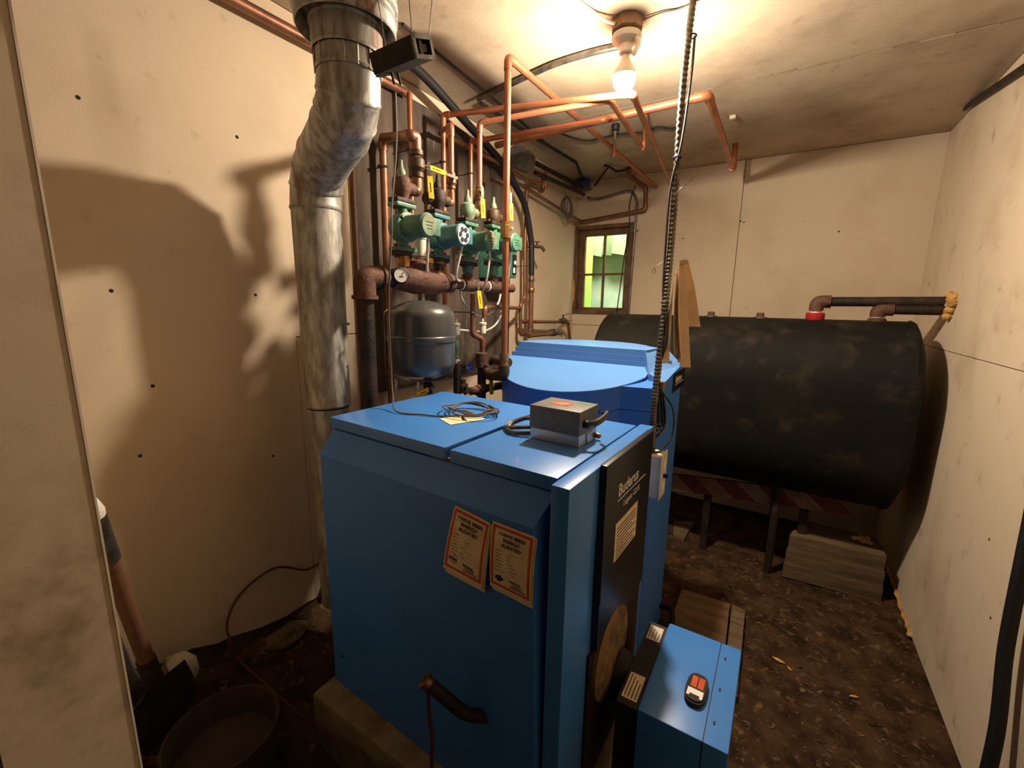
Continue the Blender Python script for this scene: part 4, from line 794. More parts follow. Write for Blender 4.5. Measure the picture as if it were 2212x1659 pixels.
MB().lathe([(0.023, 0), (0.023, 0.008)], (-1.240,1.902,1.114), (0, 1, 0.1), 14).build('sealant', 'white', rt)
a_ = Vector((-1.300,1.599,1.264)); b_ = Vector((-1.300,1.597,1.069))
t = thing('fill_stub', 'black iron stub with blue wheel valve right of the expansion tank', 'pipe', b_); MB().tube([a_, b_], 0.018, 12).build('tube', 'blackiron', t); MB().tube([a_, Vector((-1.280,1.642,1.245))], 0.013, 10).build('branch', 'bronze', t)
def handwheel(label, c, ax_, m, R=0.019):
    t = thing('handwheel', label, 'valve handle', c); MB().torus(c, ax_, R, 0.0035, 20, 6).build('rim', m, t)
    A_ = Vector(ax_).normalized(); u = A_.orthogonal().normalized(); w_ = A_.cross(u)
    for k in range(5): a = k*2*math.pi/5; MB().tube([Vector(c), Vector(c) + (u*math.cos(a)+w_*math.sin(a))*R], 0.0028, 5).build('spoke', m, t)
    MB().lathe([(0.006, -0.02), (0.006, 0.004)], c, ax_, 8).build('hub', m, t); return t
handwheel('blue handwheel right below the expansion tank', (-1.250,1.632,1.244), (1, -0.3, 0.2), 'bluewheel')
handwheel('blue handwheel tucked beside the tall riser foot', (-1.260,1.870,1.263), (1, -0.3, 0.2), 'bluewheel', 0.014)
ball_valve('small valve with level yellow lever below the expansion tank', (-1.300,1.398,1.183), (0, 0, 1), (1, -0.2, 0), (0.1, -0.9, -0.12), 'blackiron', 0.014)
ball_valve('valve with paint chipped yellow lever hanging beside the return tee', (-1.240,1.756,1.215), (0, 0, 1), (1, -0.2, 0), (0, 0.1, -1), 'rust', 0.012)
ball_valve('small valve with short yellow lever beside the heater shell', (-1.220,1.901,1.159), (0, 0, 1), (1, -0.3, 0), (0, -0.9, 0.1), 'verd', 0.011, hl=0.05)
ball_valve('valve with yellow lever low between boiler lid and return pipe', (-1.280,1.617,1.151), (0, 0, 1), (1, -0.2, 0), (0, 0.1, -1), 'rust', 0.012, hl=0.05)
# flexible conduits from the pumps
for k, (pts, lb) in enumerate((
    ([(-1.220,1.330,1.831), (-1.240,1.346,1.755), (-1.270,1.366,1.657), (-1.330,1.412,1.573), (-1.450,1.513,1.507)], 'pale flexible conduit dropping from the first pump terminal box'),
    ([(-1.220,1.539,1.819), (-1.220,1.539,1.785), (-1.240,1.526,1.683), (-1.260,1.554,1.649), (-1.290,1.626,1.647)], 'pale flexible conduit hooking down from the blue green pump'),
    ([(-1.220,1.740,1.820), (-1.230,1.763,1.763), (-1.250,1.762,1.650), (-1.330,1.829,1.592), (-1.420,1.924,1.572)], 'pale flexible conduit sweeping down from the third pump'),
    ([(-1.220,1.929,1.817), (-1.230,1.946,1.780), (-1.280,2.003,1.641), (-1.360,2.114,1.552), (-1.450,2.255,1.502)], 'pale flexible conduit dropping from the farthest pump'),
    ([(-1.300,1.778,1.806), (-1.340,1.794,1.760), (-1.400,1.773,1.642), (-1.450,1.818,1.581), (-1.460,1.902,1.515), (-1.440,1.971,1.478), (-1.420,2.065,1.498), (-1.420,2.129,1.552), (-1.420,2.150,1.600)], 'pale cable looping in a deep U below the header'),
    ([(-1.420,1.711,1.417), (-1.420,1.796,1.406), (-1.420,1.964,1.393), (-1.420,2.077,1.414), (-1.420,2.142,1.461), (-1.420,2.163,1.503)], 'pale conduit crossing low behind the drop pipe'))):
    cable('flexible_conduit', lb, pts, 0.0058, 'flex', 'conduit', seg=8)
for pts, lb in (([(-1.400,1.303,1.218), (-1.400,1.299,1.178), (-1.400,1.294,1.132), (-1.42, 1.12, 0.3)], 'thin pale conduit below the expansion tank on its flue side'), ([(-1.400,1.437,1.190), (-1.400,1.430,1.157), (-1.400,1.424,1.108), (-1.42, 1.25, 0.3)], 'thin pale conduit below the middle of the expansion tank')):
    cable('thin_conduit', lb, pts, 0.0045, 'flex', 'conduit')
cable('tank_lead', 'thin tan wire wrapped along the side of the expansion tank', [(-1.300,1.185,1.520), (-1.300,1.158,1.497), (-1.310,1.168,1.416), (-1.310,1.169,1.276), (-1.280,1.176,1.259), (-1.240,1.226,1.240), (-1.220,1.331,1.225), (-1.240,1.455,1.221)], 0.0032, 'bronze', 'cable')
G = None
# green control box on the board edge
gb_ = thing('control_box', 'green control box on the wall just right of the farthest pump', 'control box', (-1.50, 2.36, 1.62))
gy0, gy1 = (-1.400,2.171,1.778)[1], (-1.400,2.317,1.790)[1]
gz1, gz0 = (-1.400,2.237,1.852)[2], (-1.400,2.242,1.697)[2]
MB().box(XL+0.021, -1.40, gy0-0.02, gy1-0.03, gz0, gz1, 0.004).build('enclosure', 'boxgreen', gb_); MB().box(-1.401, -1.396, gy1-0.075, gy1-0.034, gz0+0.02, gz1-0.02).build('data_label', 'black', gb_)
MB().box(-1.397, -1.3945, gy1-0.07, gy1-0.05, gz0+0.03, gz0+0.06).box(-1.397, -1.3945, gy1-0.06, gy1-0.04, gz0+0.08, gz0+0.10).build('label_print', 'white', gb_)
cable('control_lead', 'thin dark lead hanging under the green control box', [(-1.45, gy0+0.06, gz0), (-1.44, gy0+0.07, gz0-0.05), (-1.45, gy0+0.04, gz0-0.1), (-1.5, gy0+0.02, gz0-0.11)], 0.002, 'black')

# ------------------------------------------------------------------ lamp
lx, ly = -0.592, 1.70
lp = thing('ceiling_lamp', 'bare lit bulb in a porcelain holder under a round ceiling box', 'lamp', (lx, ly, 2.30))
MB().lathe([(0.056, 0), (0.056, -0.036), (0.050, -0.04)], (lx, ly, ZC), seg=8).build('ceiling_box', 'eboxsteel', lp)
MB().lathe([(0.030, -0.036), (0.050, -0.048), (0.054, -0.056), (0.050, -0.066), (0.030, -0.074), (0.023, -0.08), (0.023, -0.106), (0.02, -0.11)], (lx, ly, ZC), seg=28).build('holder', 'porcelain', lp)
MB().lathe([(0.0135, -0.100), (0.0135, -0.125)], (lx, ly, ZC), seg=16).build('bulb_cap', 'porcelain', lp)
MB().lathe([(0.0135, -0.118), (0.017, -0.128), (0.025, -0.142), (0.0345, -0.158), (0.0395, -0.172), (0.0408, -0.180)], (lx, ly, ZC), seg=20).build('bulb_neck', 'porcelain', lp)  # opaque neck, widened down to the bulb's middle to shade the ceiling
MB().lathe([(0.0402, -0.180), (0.0404, -0.190), (0.038, -0.206), (0.030, -0.220), (0.017, -0.229), (0.001, -0.232)], (lx, ly, ZC), seg=20, cap=False).build('bulb', 'bulb', lp)
MB().tube(spline([(lx+0.035, ly-0.012, ZC-0.064), (lx+0.047, ly-0.01, ZC-0.085), (lx+0.043, ly-0.01, ZC-0.105), (lx+0.03, ly-0.012, ZC-0.122)], 5), 0.0085, 10).build('pull_hook', 'porcelain', lp)
cable('lamp_feed', 'white cable from the ceiling box running overhead toward the viewer', [(lx-0.03, ly-0.045, ZC-0.025), (lx-0.055, ly-0.07, ZC-0.02), (lx-0.09, ly-0.13, ZC-0.006), (lx-0.13, ly-0.3, ZC-0.006), (lx-0.16, ly-0.6, ZC-0.006)], 0.0052, 'offwhite')
cable('lamp_feed', 'grey cable from the ceiling box running to the right under the ceiling', [(lx+0.05, ly+0.01, ZC-0.01), (lx+0.12, ly+0.01, ZC-0.006), (lx+0.2, ly+0.02, ZC-0.0035), (lx+0.4, ly-0.05, ZC-0.0035), (lx+0.6, ly-0.16, ZC-0.0035)], 0.003, 'cord')
pipe('ceiling_conduit', 'grey painted conduit crossing the ceiling from the lamp toward the left wall', [(lx-0.04, ly+0.12, ZC-0.012), (lx-0.17, ly+0.10, ZC-0.014), (lx-0.34, ly+0.10, ZC-0.014), (-1.40, 1.90, ZC-0.014)], 0.0125, 'steel', 'conduit', elbow=False, rad=0.06)

# ------------------------------------------------------------------ armoured cable dropping from the ceiling to the switch box
bx_ = thing('armoured_drop', 'ribbed armoured cable dropping from the ceiling to the boiler corner', 'cable', (-0.335, 1.41, 1.05))
path_ = spline([(-0.372, 1.70, ZC), (-0.378, 1.68, 2.30), (-0.372, 1.66, 2.0), (-0.362, 1.62, 1.75), (-0.352, 1.56, 1.55), (-0.345, 1.50, 1.35), (-0.338, 1.455, 1.18), (-0.335, 1.46, 1.05)], 60)
MB().tube(path_, [0.0122 if (k % 4) < 2 else 0.0102 for k in range(len(path_))], 10).build('armour', 'bx', bx_, smooth=60)
MB().tube(spline([(-0.355, 1.69, 2.43), (-0.352, 1.67, 2.30), (-0.362, 1.655, 2.1), (-0.385, 1.645, 1.95), (-0.378, 1.61, 1.75), (-0.362, 1.565, 1.58), (-0.33, 1.52, 1.45), (-0.345, 1.50, 1.33)], 10), 0.0042, 8).build('tied_cable', 'black', bx_, label='thin black cable tied alongside')
for P in ((-0.364, 1.695, 2.435), (-0.372, 1.655, 2.05), (-0.352, 1.555, 1.56)): MB().torus(P, (0, 0.1, 1), 0.013, 0.0025, 14, 6).build('cable_tie', 'black', bx_)
wc = thing('wire_bundle', 'bundle of dark looped wires tied to the armoured cable above the switch box', 'wires', (-0.33, 1.49, 1.08))
for k in range(7):
    a = 0.9*k; MB().tube(spline([(-0.335, 1.48, 1.29), (-0.33+0.010*math.cos(a), 1.50+0.014*math.sin(a), 1.24), (-0.322+0.014*math.cos(a), 1.50+0.02*math.sin(a), 1.15), (-0.332+0.01*math.sin(a), 1.485, 1.10+0.008*k)], 6), 0.0035, 6).build('wire', 'darkgrime', wc)
MB().lathe([(0.012, 0), (0.012, 0.02)], (-0.325, 1.49, 1.275), seg=10).build('collar', 'brass', wc)
MB().tube(spline([(-0.33, 1.49, 1.27), (-0.29, 1.52, 1.2), (-0.285, 1.52, 1.11), (-0.31, 1.47, 1.06), (-0.335, 1.43, 1.07)], 6), 0.0028, 6).build('wire', 'black', wc)
cable('hook_wire', 'thin bent wire with a loop sticking left out of the cable over the tank', [(-0.36, 1.61, 1.73), (-0.375, 1.6, 1.705), (-0.405, 1.59, 1.68), (-0.412, 1.59, 1.665), (-0.406, 1.59, 1.66), (-0.401, 1.59, 1.668), (-0.405, 1.59, 1.679)], 0.0011, 'steel', 'wire')
cable('twist_wire', 'thin stray wire poking right off the armoured cable above the tags', [(-0.37, 1.64, 1.92), (-0.35, 1.64, 1.945), (-0.33, 1.65, 1.962), (-0.31, 1.66, 1.985)], 0.0011, 'steel', 'wire')

# service tags hanging from the armoured cable
def tagcard(label, top, bot, w0, w1, d, m='card', text_=False):
    top, bot = Vector(top), Vector(bot); t = thing('service_tag', label, 'tag', bot, 'service tags on the armoured cable')
    wd = Vector(d).normalized(); nrm = wd.cross((bot-top).normalized()).normalized(); vs = []; fs = []; k = 5
    for i in range(k+1):
        u = i/k; c = top.lerp(bot, u) + nrm*0.006*math.sin(u*3); w_ = w0 + (w1-w0)*min(1, u*2.2)
        for (s_, n_) in ((-1, 0), (1, 0), (1, 1), (-1, 1)): vs.append(c + wd*w_*0.5*s_ + nrm*0.0009*n_)
    for i in range(k):
        for j in range(4): fs.append((i*4+j, i*4+(j+1) % 4, i*4+4+(j+1) % 4, i*4+4+j))
    fs += [(3, 2, 1, 0), tuple(k*4+j for j in range(4))]; c = MB().add(vs, fs).build('card', m, t, smooth=60)
    MB().torus(top + (bot-top).normalized()*0.01 + nrm*0.0008, nrm, 0.005, 0.0012, 12, 5).build('eyelet', 'brass', t)
    if text_:
        for i in range(8):
            cc_ = top.lerp(bot, 0.42+0.06*i) + nrm*(0.008); MB().obox(top.lerp(bot, 0.42+0.06*i) + nrm*(0.006*math.sin((0.42+0.06*i)*3)+0.0012) - wd*0.004, wd, (bot-top), nrm, w1*rnd.uniform(0.12, 0.3), 0.0012, 0.0004).build('print_line', 'ink', c)
    return t
tagcard('frontmost long service tag with printed lines, hanging lowest on the right', (-0.312, 1.57, 1.70), (-0.266, 1.545, 1.345), 0.016, 0.036, (1, 0.55, 0), 'card', True)
tagcard('short wide service tag at the right with its lower corner cut off', (-0.308, 1.60, 1.705), (-0.262, 1.61, 1.48), 0.02, 0.046, (1, 0.45, 0), 'card')
tagcard('narrow service tag seen almost edge on in the middle of the bunch', (-0.322, 1.575, 1.68), (-0.300, 1.55, 1.385), 0.014, 0.04, (0.05, 1, 0), 'card')
tagcard('second edge on service tag tight beside the armoured cable', (-0.330, 1.575, 1.665), (-0.325, 1.555, 1.40), 0.012, 0.04, (-0.1, 1, 0), 'paper')
tagcard('dark edged service tag hanging behind the bunch', (-0.318, 1.585, 1.66), (-0.287, 1.565, 1.36), 0.012, 0.042, (0.15, 1, 0), 'card')
tagcard('leftmost service tag fanning out low over the heater top', (-0.335, 1.575, 1.56), (-0.332, 1.56, 1.352), 0.012, 0.042, (0.35, 1, 0), 'paper')
tagcard('thin folded service tag between the front tag and the edge on ones', (-0.315, 1.57, 1.69), (-0.279, 1.55, 1.372), 0.012, 0.04, (-0.05, 1, 0), 'card')

# ------------------------------------------------------------------ pipes along the left wall, corner and back wall
cable('black_hose', 'thick black hose running under the ceiling then curving down the left wall', [(-1.42, 1.36, 2.52), (-1.46, 1.60, 2.52), (-1.48, 1.90, 2.45), (-1.5, 2.30, 2.345), (-1.500,2.410,2.272), (-1.500,2.548,2.164), (-1.500,2.633,1.974), (-1.500,2.644,1.889), (-1.500,2.652,1.738)], 0.020, 'black', 'hose', seg=12)
pipe('copper_downpipe', 'dull copper pipe continuing down below the black hose', [(-1.500,2.651,1.752), (-1.500,2.656,1.353), (-1.470,2.582,1.330)], 0.0175, 'copper_d')
tag(MB().lathe([(0.023, -0.014), (0.025, -0.008), (0.025, 0.008), (0.023, 0.014)], (-1.500,2.654,1.640), seg=14).build('coupling', 'brass'), 'brass coupling on the pipe below the black hose', 'pipe fitting')
tag(MB().lathe([(0.022, -0.012), (0.0235, 0), (0.022, 0.012)], (-1.500,2.653,1.711), seg=14).build('hose_clamp', 'steel'), 'steel clamp at the lower end of the black hose', 'clamp')
cable('thin_hose', 'dark thin cable following the black hose under the ceiling', [(-1.30, 1.30, ZC-0.006), (-1.33, 1.7, ZC-0.006), (-1.36, 2.2, ZC-0.008), (-1.40, 2.6, ZC-0.006)], 0.006, 'darkgrime')
# wall copper with hose bib
pipe('bib_pipe', 'thin copper pipe on the left wall carrying the red handled tap', [(-1.53, 3.34, 2.235), (-1.530,2.617,2.292), (-1.530,2.606,1.919), (-1.530,2.617,1.583), (-1.530,2.563,1.540), (-1.530,2.571,1.338), (-1.53, 2.70, 1.335)], 0.0115, 'copper_d', straps=(((-1.530,2.615,1.799), (XL+0.004, (-1.530,2.615,1.799)[1], (-1.530,2.615,1.799)[2])),))
hb_ = thing('hose_bib', 'brass hose tap with red handle on the left wall pipe', 'tap', (-1.530,2.611,1.899)); P = Vector((-1.530,2.614,1.928))
MB().tube([P + Vector((0, 0, -0.035)), P + Vector((0, 0, 0.035))], 0.016, 12).build('tee', 'bronze', hb_); MB().tube(fil([P, P + Vector((0.05, 0.05, 0)), P + Vector((0.085, 0.075, 0.0)), P + Vector((0.1, 0.085, -0.03))], 0.015), [0.011]*20 if False else 0.011, 10).build('spout', 'bronze', hb_)
MB().tube([P + Vector((0.055, 0.052, 0)), P + Vector((0.06, 0.055, 0.03))], 0.006, 8).build('stem', 'bronze', hb_)
MB().torus(P + Vector((0.06, 0.055, 0.032)), (0.1, -0.1, 1), 0.017, 0.004, 16, 6).obox(P + Vector((0.06, 0.055, 0.032)), (1, 0, 0), (0, 1, 0), (0, 0, 1), 0.017, 0.003, 0.002).obox(P + Vector((0.06, 0.055, 0.032)), (0, 1, 0), (1, 0, 0), (0, 0, 1), 0.017, 0.003, 0.002).build('wheel', 'red', hb_, label='red round handle')
pipe('wall_branch', 'dull copper branch running right along the wall toward the tank', [(-1.530,2.564,1.516), (-1.530,2.567,1.427), (-1.50, 3.28, 1.405), (-1.50, 3.33, 1.24)], 0.0125, 'copper_d')
lv = thing('lever_valve', 'dull lever valve on the wall branch near the window corner', 'valve', (-1.50, 3.15, 1.40)); P = Vector((-1.500,3.182,1.417))
MB().lathe([(0.018, -0.05), (0.02, -0.03), (0.027, 0), (0.02, 0.03), (0.018, 0.05)], P, (0, 1, 0), 14).build('body', 'bronze', lv); MB().tube([P, P + Vector((0, 0, 0.05))], 0.008, 8).build('stem', 'bronze', lv); MB().obox(P + Vector((0.0, 0.06, 0.05)), (0, 1, 0.08), (1, 0, 0), (0, 0, 1), 0.06, 0.009, 0.002).build('lever', 'steel', lv)
P = Vector((-1.470,2.965,1.329)); lv = thing('lever_valve', 'small black lever valve just behind the heater top', 'valve', P - Vector((0, 0, 0.02)))
MB().lathe([(0.013, -0.05), (0.016, 0), (0.013, 0.05)], P - Vector((0, 0, 0.005)), (0, 1, 0), 12).tube([P, P + Vector((0, 0.01, 0.025))], 0.008, 8).build('body', 'black', lv); MB().obox(P + Vector((0, -0.03, 0.03)), (0, 1, 0), (1, 0, 0), (0, 0, 1), 0.04, 0.007, 0.003).build('lever', 'black', lv)
pipe('branch_pipe', 'low copper branch along the wall just above the heater top', [(-1.47, 2.60, 1.330), (-1.47, 3.10, 1.325)], 0.012, 'copper_d')
# dark metal drum and black pipes heading to the corner
tag(MB().lathe([(0.045, -0.075), (0.062, -0.07), (0.064, -0.03), (0.06, 0.0), (0.064, 0.03), (0.062, 0.07), (0.045, 0.075)], (-1.470,2.439,2.414), (0, 1, 0), 22).build('wrapped_drum', 'foil'), 'dark foil wrapped drum against the ceiling corner of the left wall', 'drum')
for k, (v0, r) in enumerate(((0.0, 0.016), (-0.07, 0.014))):
    a = Vector((-1.500,2.632,2.457)) + Vector((0.02*k, 0, v0)); pipe('corner_pipe', ('upper black pipe leaving the wrapped drum toward the corner box', 'lower black pipe leaving the wrapped drum toward the corner')[k], [a, Vector((-1.50+0.02*k, 3.44, 2.475+v0*0.8))], r, 'blackiron')
pipe('pipe_return', 'small copper hook shaped pipe end hanging below the black corner pipes', [(-1.500,2.815,2.441), (-1.500,2.815,2.344), (-1.520,2.802,2.360), (-1.52, 2.62, 2.34)], 0.011, 'copper')
jb = thing('junction_box', 'small blue junction box at the ceiling in the far left corner', 'junction box', (-1.50, 3.48, 2.45))
MB().box(-1.56, -1.46, 3.44, 3.52, 2.475, ZC-0.004, 0.004).build('box', 'bluebox', jb); MB().box(-1.575, -1.445, 3.43, 3.53, 2.468, 2.475).build('cover', 'steel', jb)
pipe('ceiling_conduit', 'dark thin conduit along the ceiling bending into the corner box', [(-1.42, 1.95, ZC-0.01), (-1.410,2.446,2.540), (-1.379,3.046,2.540), (-1.49, 3.44, ZC-0.02)], 0.009, 'blackiron', 'conduit', elbow=False)
tag(MB().tube(spline([(-1.251,2.442,2.538), (-1.209,2.583,2.538), (-1.143,2.683,2.538), (-1.035,2.681,2.538), (-0.932,2.679,2.538), (-0.806,2.719,2.538), (-0.726,2.681,2.538), (-0.669,2.733,2.538), (-0.616,2.742,2.538)], 6), 0.006, 8).build('ceiling_cable', 'darkgrime'), 'dark sagging cable crossing the far ceiling behind the pipes', 'cable')
# coil of wire on the corner pipe
mb = MB(); P = Vector((-1.490,3.170,2.272)); 
for k in range(5): mb.torus(P + Vector((0.004*k-0.008, 0.012*math.sin(k*1.7), 0.008*math.cos(k*2.3))), (1, -0.25+0.12*k, 0.1*math.sin(k)), 0.066+0.006*(k % 3), 0.0048, 30, 6)
mb.tube([P + Vector((0, -0.03, 0.06)), Vector((-1.490,3.080,2.459))], 0.005, 6)
tag(mb.build('wire_coil', 'cord'), 'coil of dark wire hung on the pipe in the far left corner', 'wire coil')
pipe('corner_run', 'copper pipe crossing above the window then rising to the ceiling', [(-1.53, 3.30, 2.235), (-1.53, 3.535, 2.225), (-1.005, 3.545, 2.275), (-1.015, 3.545, 2.44), (-1.10, 3.40, 2.50), (-1.10, 3.35, ZC)], 0.0155, 'copper_d')
pipe('window_conduit', 'grey conduit arching from the corner over the window and down its right side', [(-1.46, 3.47, 2.40), (-1.40, 3.54, 2.395), (-1.13, 3.55, 2.44), (-1.075, 3.55, 2.36), (-1.092, 3.555, 1.30)], 0.0095, 'steel', 'conduit', elbow=False, rad=0.09)
tag(MB().lathe([(0.012, -0.012), (0.014, 0), (0.012, 0.012)], (-1.085, 3.553, 2.13), seg=12).obox((-1.085, 3.565, 2.13), (1, 0, 0), (0, 1, 0), (0, 0, 1), 0.03, 0.003, 0.006).build('conduit_strap', 'steel'), 'steel strap on the conduit above the window corner', 'clamp')
cable('window_cable', 'thin dark cable dropping in front of the right window panes', [(-1.09, 3.53, 2.46), (-1.12, 3.545, 2.40), (-1.135, 3.55, 2.30), (-1.125, 3.555, 2.15), (-1.15, 3.552, 1.95), (-1.165, 3.55, 1.75), (-1.185, 3.55, 1.5), (-1.19, 3.55, 1.3)], 0.0045, 'black')
pipe('slant_conduit', 'short dark slanted rod fixed to the ceiling near the corner', [(-1.194,3.206,2.530), (-1.432,3.550,2.507)], 0.008, 'blackiron', 'rod')
cable('slant_lead', 'dark lead curling from the ceiling rod to the copper pipe', [(-1.225,3.187,2.535), (-1.194,3.206,2.530), (-1.171,3.304,2.520), (-1.103,3.307,2.520), (-1.043,3.290,2.530)], 0.008, 'darkgrime')
sp = thing('pendant_sensor', 'small pendant fire sensor with black cap and copper tip below the ceiling', 'sensor', (-0.988,2.725,2.400)); X_, Y_ = (-0.927,2.562,2.530)[:2]
MB().lathe([(0.022, 0), (0.024, -0.012), (0.02, -0.03), (0.01, -0.034)], (X_, Y_, ZC), seg=16).build('cap', 'black', sp); MB().lathe([(0.008, -0.03), (0.008, -0.06), (0.006, -0.062), (0.005, -0.11)], (X_, Y_, ZC), seg=10).build('stem', 'steel', sp); MB().lathe([(0.006, -0.10), (0.009, -0.115), (0.009, -0.17), (0.005, -0.172)], (X_, Y_, ZC), seg=10).build('tip', 'copper', sp)
tag(MB().box(-0.365, -0.335, 2.74, 2.765, ZC-0.02, ZC-0.001, 0.004).build('ceiling_staple', 'offwhite'), 'small pale block fixed to the ceiling by the armoured cable', 'clip')
pipe('ceiling_rod', 'dark pipe lying along the ceiling edge of the right wall', [(0.660,3.383,2.580), (0.660,3.076,2.533), (0.660,2.244,2.404)], 0.013, 'blackiron', 'pipe', elbow=False)
cable('floor_hose', 'thick black hose curving down the right wall at the frame edge', [(0.66, 1.80, 1.20), (0.655, 1.745, 1.02), (0.65, 1.715, 0.85), (0.645, 1.675, 0.60), (0.64, 1.60, 0.35), (0.60, 1.50, 0.04), (0.5, 1.3, 0.02)], 0.017, 'black', 'hose', seg=12)

# ------------------------------------------------------------------ dark corner at the left
sh = thing('shovel', 'leaning shovel with taped grip and brown handle behind the doorway partition', 'shovel', (-1.30, 0.34, 0.3))
sa, sb2 = Vector((-1.200,0.257,1.073)), Vector((-1.330,0.336,0.597))
dv = (sb2-sa).normalized(); MB().tube([sa, sb2], 0.0175, 12).build('handle', 'handle', sh); MB().tube([sa - dv*0.02, sa + dv*0.11], 0.0215, 12).build('grip_tape', 'steel', sh, label='grey tape sleeve'); MB().lathe([(0.02, 0), (0.022, 0.02), (0.016, 0.045), (0.006, 0.055)], sa - dv*0.015, -dv, 12).build('grip_end', 'white', sh)
MB().tube([sb2 - dv*0.02, sb2 + dv*0.12], [0.021, 0.024], 12).build('socket', 'blackiron', sh)
uu = dv.cross(Vector((1, 0.3, 0))).normalized(); bb = sb2 + dv*0.1
vs = []; 
for i, (l, w_) in enumerate(((0, 0.02), (0.02, 0.085), (0.12, 0.095), (0.20, 0.08), (0.25, 0.03))):
    for s_ in (-1, 0, 1):
        for th in (0, 0.003): vs.append(bb + dv*l + uu*w_*s_ + dv.cross(uu)*((0.015 if s_ == 0 else 0.0)+th))
fs = []
for i in range(4):
    for j in range(2):
        a = i*6+j*2; fs += [(a, a+2, a+8, a+6), (a+1, a+7, a+9, a+3)]
    fs += [(i*6, i*6+6, i*6+7, i*6+1), (i*6+4, i*6+5, i*6+11, i*6+10)]
fs += [(0, 1, 3, 2), (2, 3, 5, 4), (24, 26, 27, 25), (26, 28, 29, 27)]
MB().add(vs, fs).build('blade', 'darkgrime', sh, smooth=60)
vsb = [Vector((-1.420,0.301,0.724)), Vector((-1.420,0.329,0.532)), Vector((-1.420,0.357,0.411)), Vector((-1.420,0.337,0.310)), Vector((-1.420,0.298,0.294)), Vector((-1.420,0.260,0.375))]
n = len(vsb); tag(MB().add(vsb + [v + Vector((-0.02, 0.006, 0)) for v in vsb], [tuple(range(n)), tuple(range(2*n-1, n-1, -1))] + [(i, (i+1) % n, n+(i+1) % n, n+i) for i in range(n)]).build('grey_slab', 'steel', smooth=0), 'grey slab of sheet metal leaning behind the shovel handle', 'sheet')
bk = thing('pail', 'rusty round pail half full of ash in the dark foreground corner', 'pail', (-1.18, 0.43, 0.15))
MB().lathe([(0.09, 0.0), (0.106, 0.02), (0.134, 0.235), (0.138, 0.238), (0.138, 0.245), (0.132, 0.245), (0.128, 0.23), (0.10, 0.03), (0.0, 0.028)], (-1.18, 0.43, 0.15), seg=32, cap=False).build('wall', 'bucket', bk)
mb = MB(); vs = [Vector((-1.18, 0.43, 0.345))]; fs = []
for rr_ in (0.05, 0.1, 0.124):
    for k in range(20): a = 2*math.pi*k/20; vs.append(Vector((-1.18+rr_*math.cos(a), 0.43+rr_*math.sin(a), 0.345-rr_*0.25+rnd.uniform(-0.006, 0.006))))
for k in range(20): fs.append((0, 1+k, 1+(k+1) % 20))
for r_ in range(2):
    for k in range(20): fs.append((1+r_*20+k, 21+r_*20+k, 21+r_*20+(k+1) % 20, 1+r_*20+(k+1) % 20))
mb.add(vs, fs).build('ash', 'ash', bk)
cable('maroon_cord', 'thin maroon cord draped on the left wall and over the dark floor', [(-1.585, 1.06, 0.45), (-1.585, 0.95, 0.435), (-1.585,0.820,0.514), (-1.585,0.694,0.487), (-1.570,0.630,0.422), (-1.500,0.600,0.394), (-1.483,0.619,0.300), (-1.358,0.626,0.280), (-1.202,0.638,0.250), (-1.028,0.637,0.270), (-0.859,0.641,0.280), (-0.82, 0.58, 0.2), (-0.75, 0.50, 0.12)], 0.0042, 'maroon')
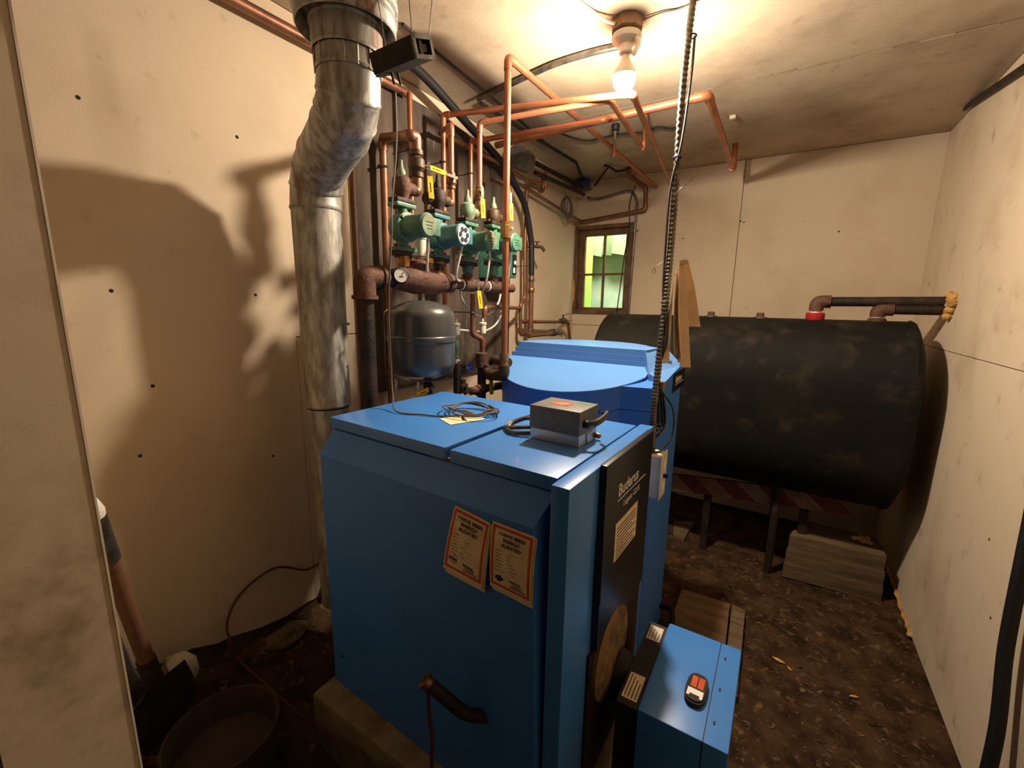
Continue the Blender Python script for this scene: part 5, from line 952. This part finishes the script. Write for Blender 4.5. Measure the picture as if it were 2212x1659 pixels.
for k, (P, s_) in enumerate((((-1.545, 1.08, 0.33), (0.05, 0.08, 0.05)), ((-1.53, 1.06, 0.24), (0.06, 0.10, 0.05)), ((-1.50, 1.10, 0.19), (0.07, 0.09, 0.04)), ((-1.500,0.443,0.384), (0.05, 0.05, 0.07)), ((-1.52, 0.80, 0.25), (0.05, 0.09, 0.04)))):
    bm = bmesh.new(); bmesh.ops.create_icosphere(bm, subdivisions=2, radius=1.0); mb = MB()
    for v in bm.verts: f_ = 1+0.35*noise.noise(v.co*1.7+Vector((k*5, 0, 0))); v.co = Vector((P[0]+v.co.x*s_[0]*f_, P[1]+v.co.y*s_[1]*f_, P[2]+v.co.z*s_[2]*f_))
    bm.verts.index_update(); mb.add([v.co.copy() for v in bm.verts], [tuple(v.index for v in f.verts) for f in bm.faces]); bm.free()
    tag(mb.build('foundation_stone', 'stone', smooth=25), ('topmost rough stone under the wall edge beside the boiler', 'middle rough stone under the wall edge beside the boiler', 'lowest rough stone under the wall edge beside the boiler', 'tan stone block lying right of the shovel socket', 'dark low stone at the wall foot between shovel and boiler')[k], 'stone')
# drain stub and tin on the pad before the boiler
G = NEAR
ds = thing('drain_stub', 'dark drain pipe with brass end sticking out low on the boiler side', 'pipe', (-0.60, 0.72, 0.42))
q0 = Vector((-0.673,0.690,0.603)); MB().tube(fil([q0, Vector((-0.585, 0.745, 0.50)), Vector((-0.56, 0.80, 0.46))], 0.03), 0.0165, 12).build('tube', 'blackiron', ds)
MB().lathe([(0.019, -0.012), (0.019, 0.004), (0.008, 0.005), (0.006, -0.002)], q0, (q0 - Vector((-0.585, 0.745, 0.50))), 14).build('end_ring', 'brass', ds)
cable('red_lead', 'short dark red lead hanging from the drain pipe to the pad', [q0 + Vector((0.002, 0.012, -0.01)), q0 + Vector((-0.002, 0.012, -0.08)), q0 + Vector((0.01, 0.01, -0.18)), q0 + Vector((0.02, 0.0, -0.30)), (q0.x+0.02, q0.y+0.06, 0.20)], 0.0055, 'maroon')
tc = thing('tin_can', 'green tin can with gold rim on the pad under the drain pipe', 'can', (-0.585, 0.68, 0.17))
tag(MB().box(-0.66, -0.51, 0.60, 0.73, -0.19, 0.169, 0.006).build('concrete_block', 'concrete'), 'small concrete block under the green tin can', 'block')
MB().lathe([(0.046, 0.0), (0.048, 0.004), (0.048, 0.136), (0.043, 0.138), (0.043, 0.12), (0.0, 0.118)], (-0.585, 0.68, 0.17), seg=28, cap=False).build('can', 'tin', tc)
MB().torus((-0.585, 0.68, 0.306), (0, 0, 1), 0.047, 0.0028, 28, 6).build('rim', 'gold', tc); MB().torus((-0.585, 0.68, 0.300), (0, 0, 1), 0.0405, 0.0022, 28, 6).build('inner_rim', 'gold', tc)

G = None
cable('stay_wire', 'thin dark wire hanging from the ceiling pipe along the flue elbow', [(-1.250,0.917,2.272), (-1.250,0.919,2.217), (-1.250,0.920,2.136)], 0.0016, 'darkgrime', 'wire', seg=5)
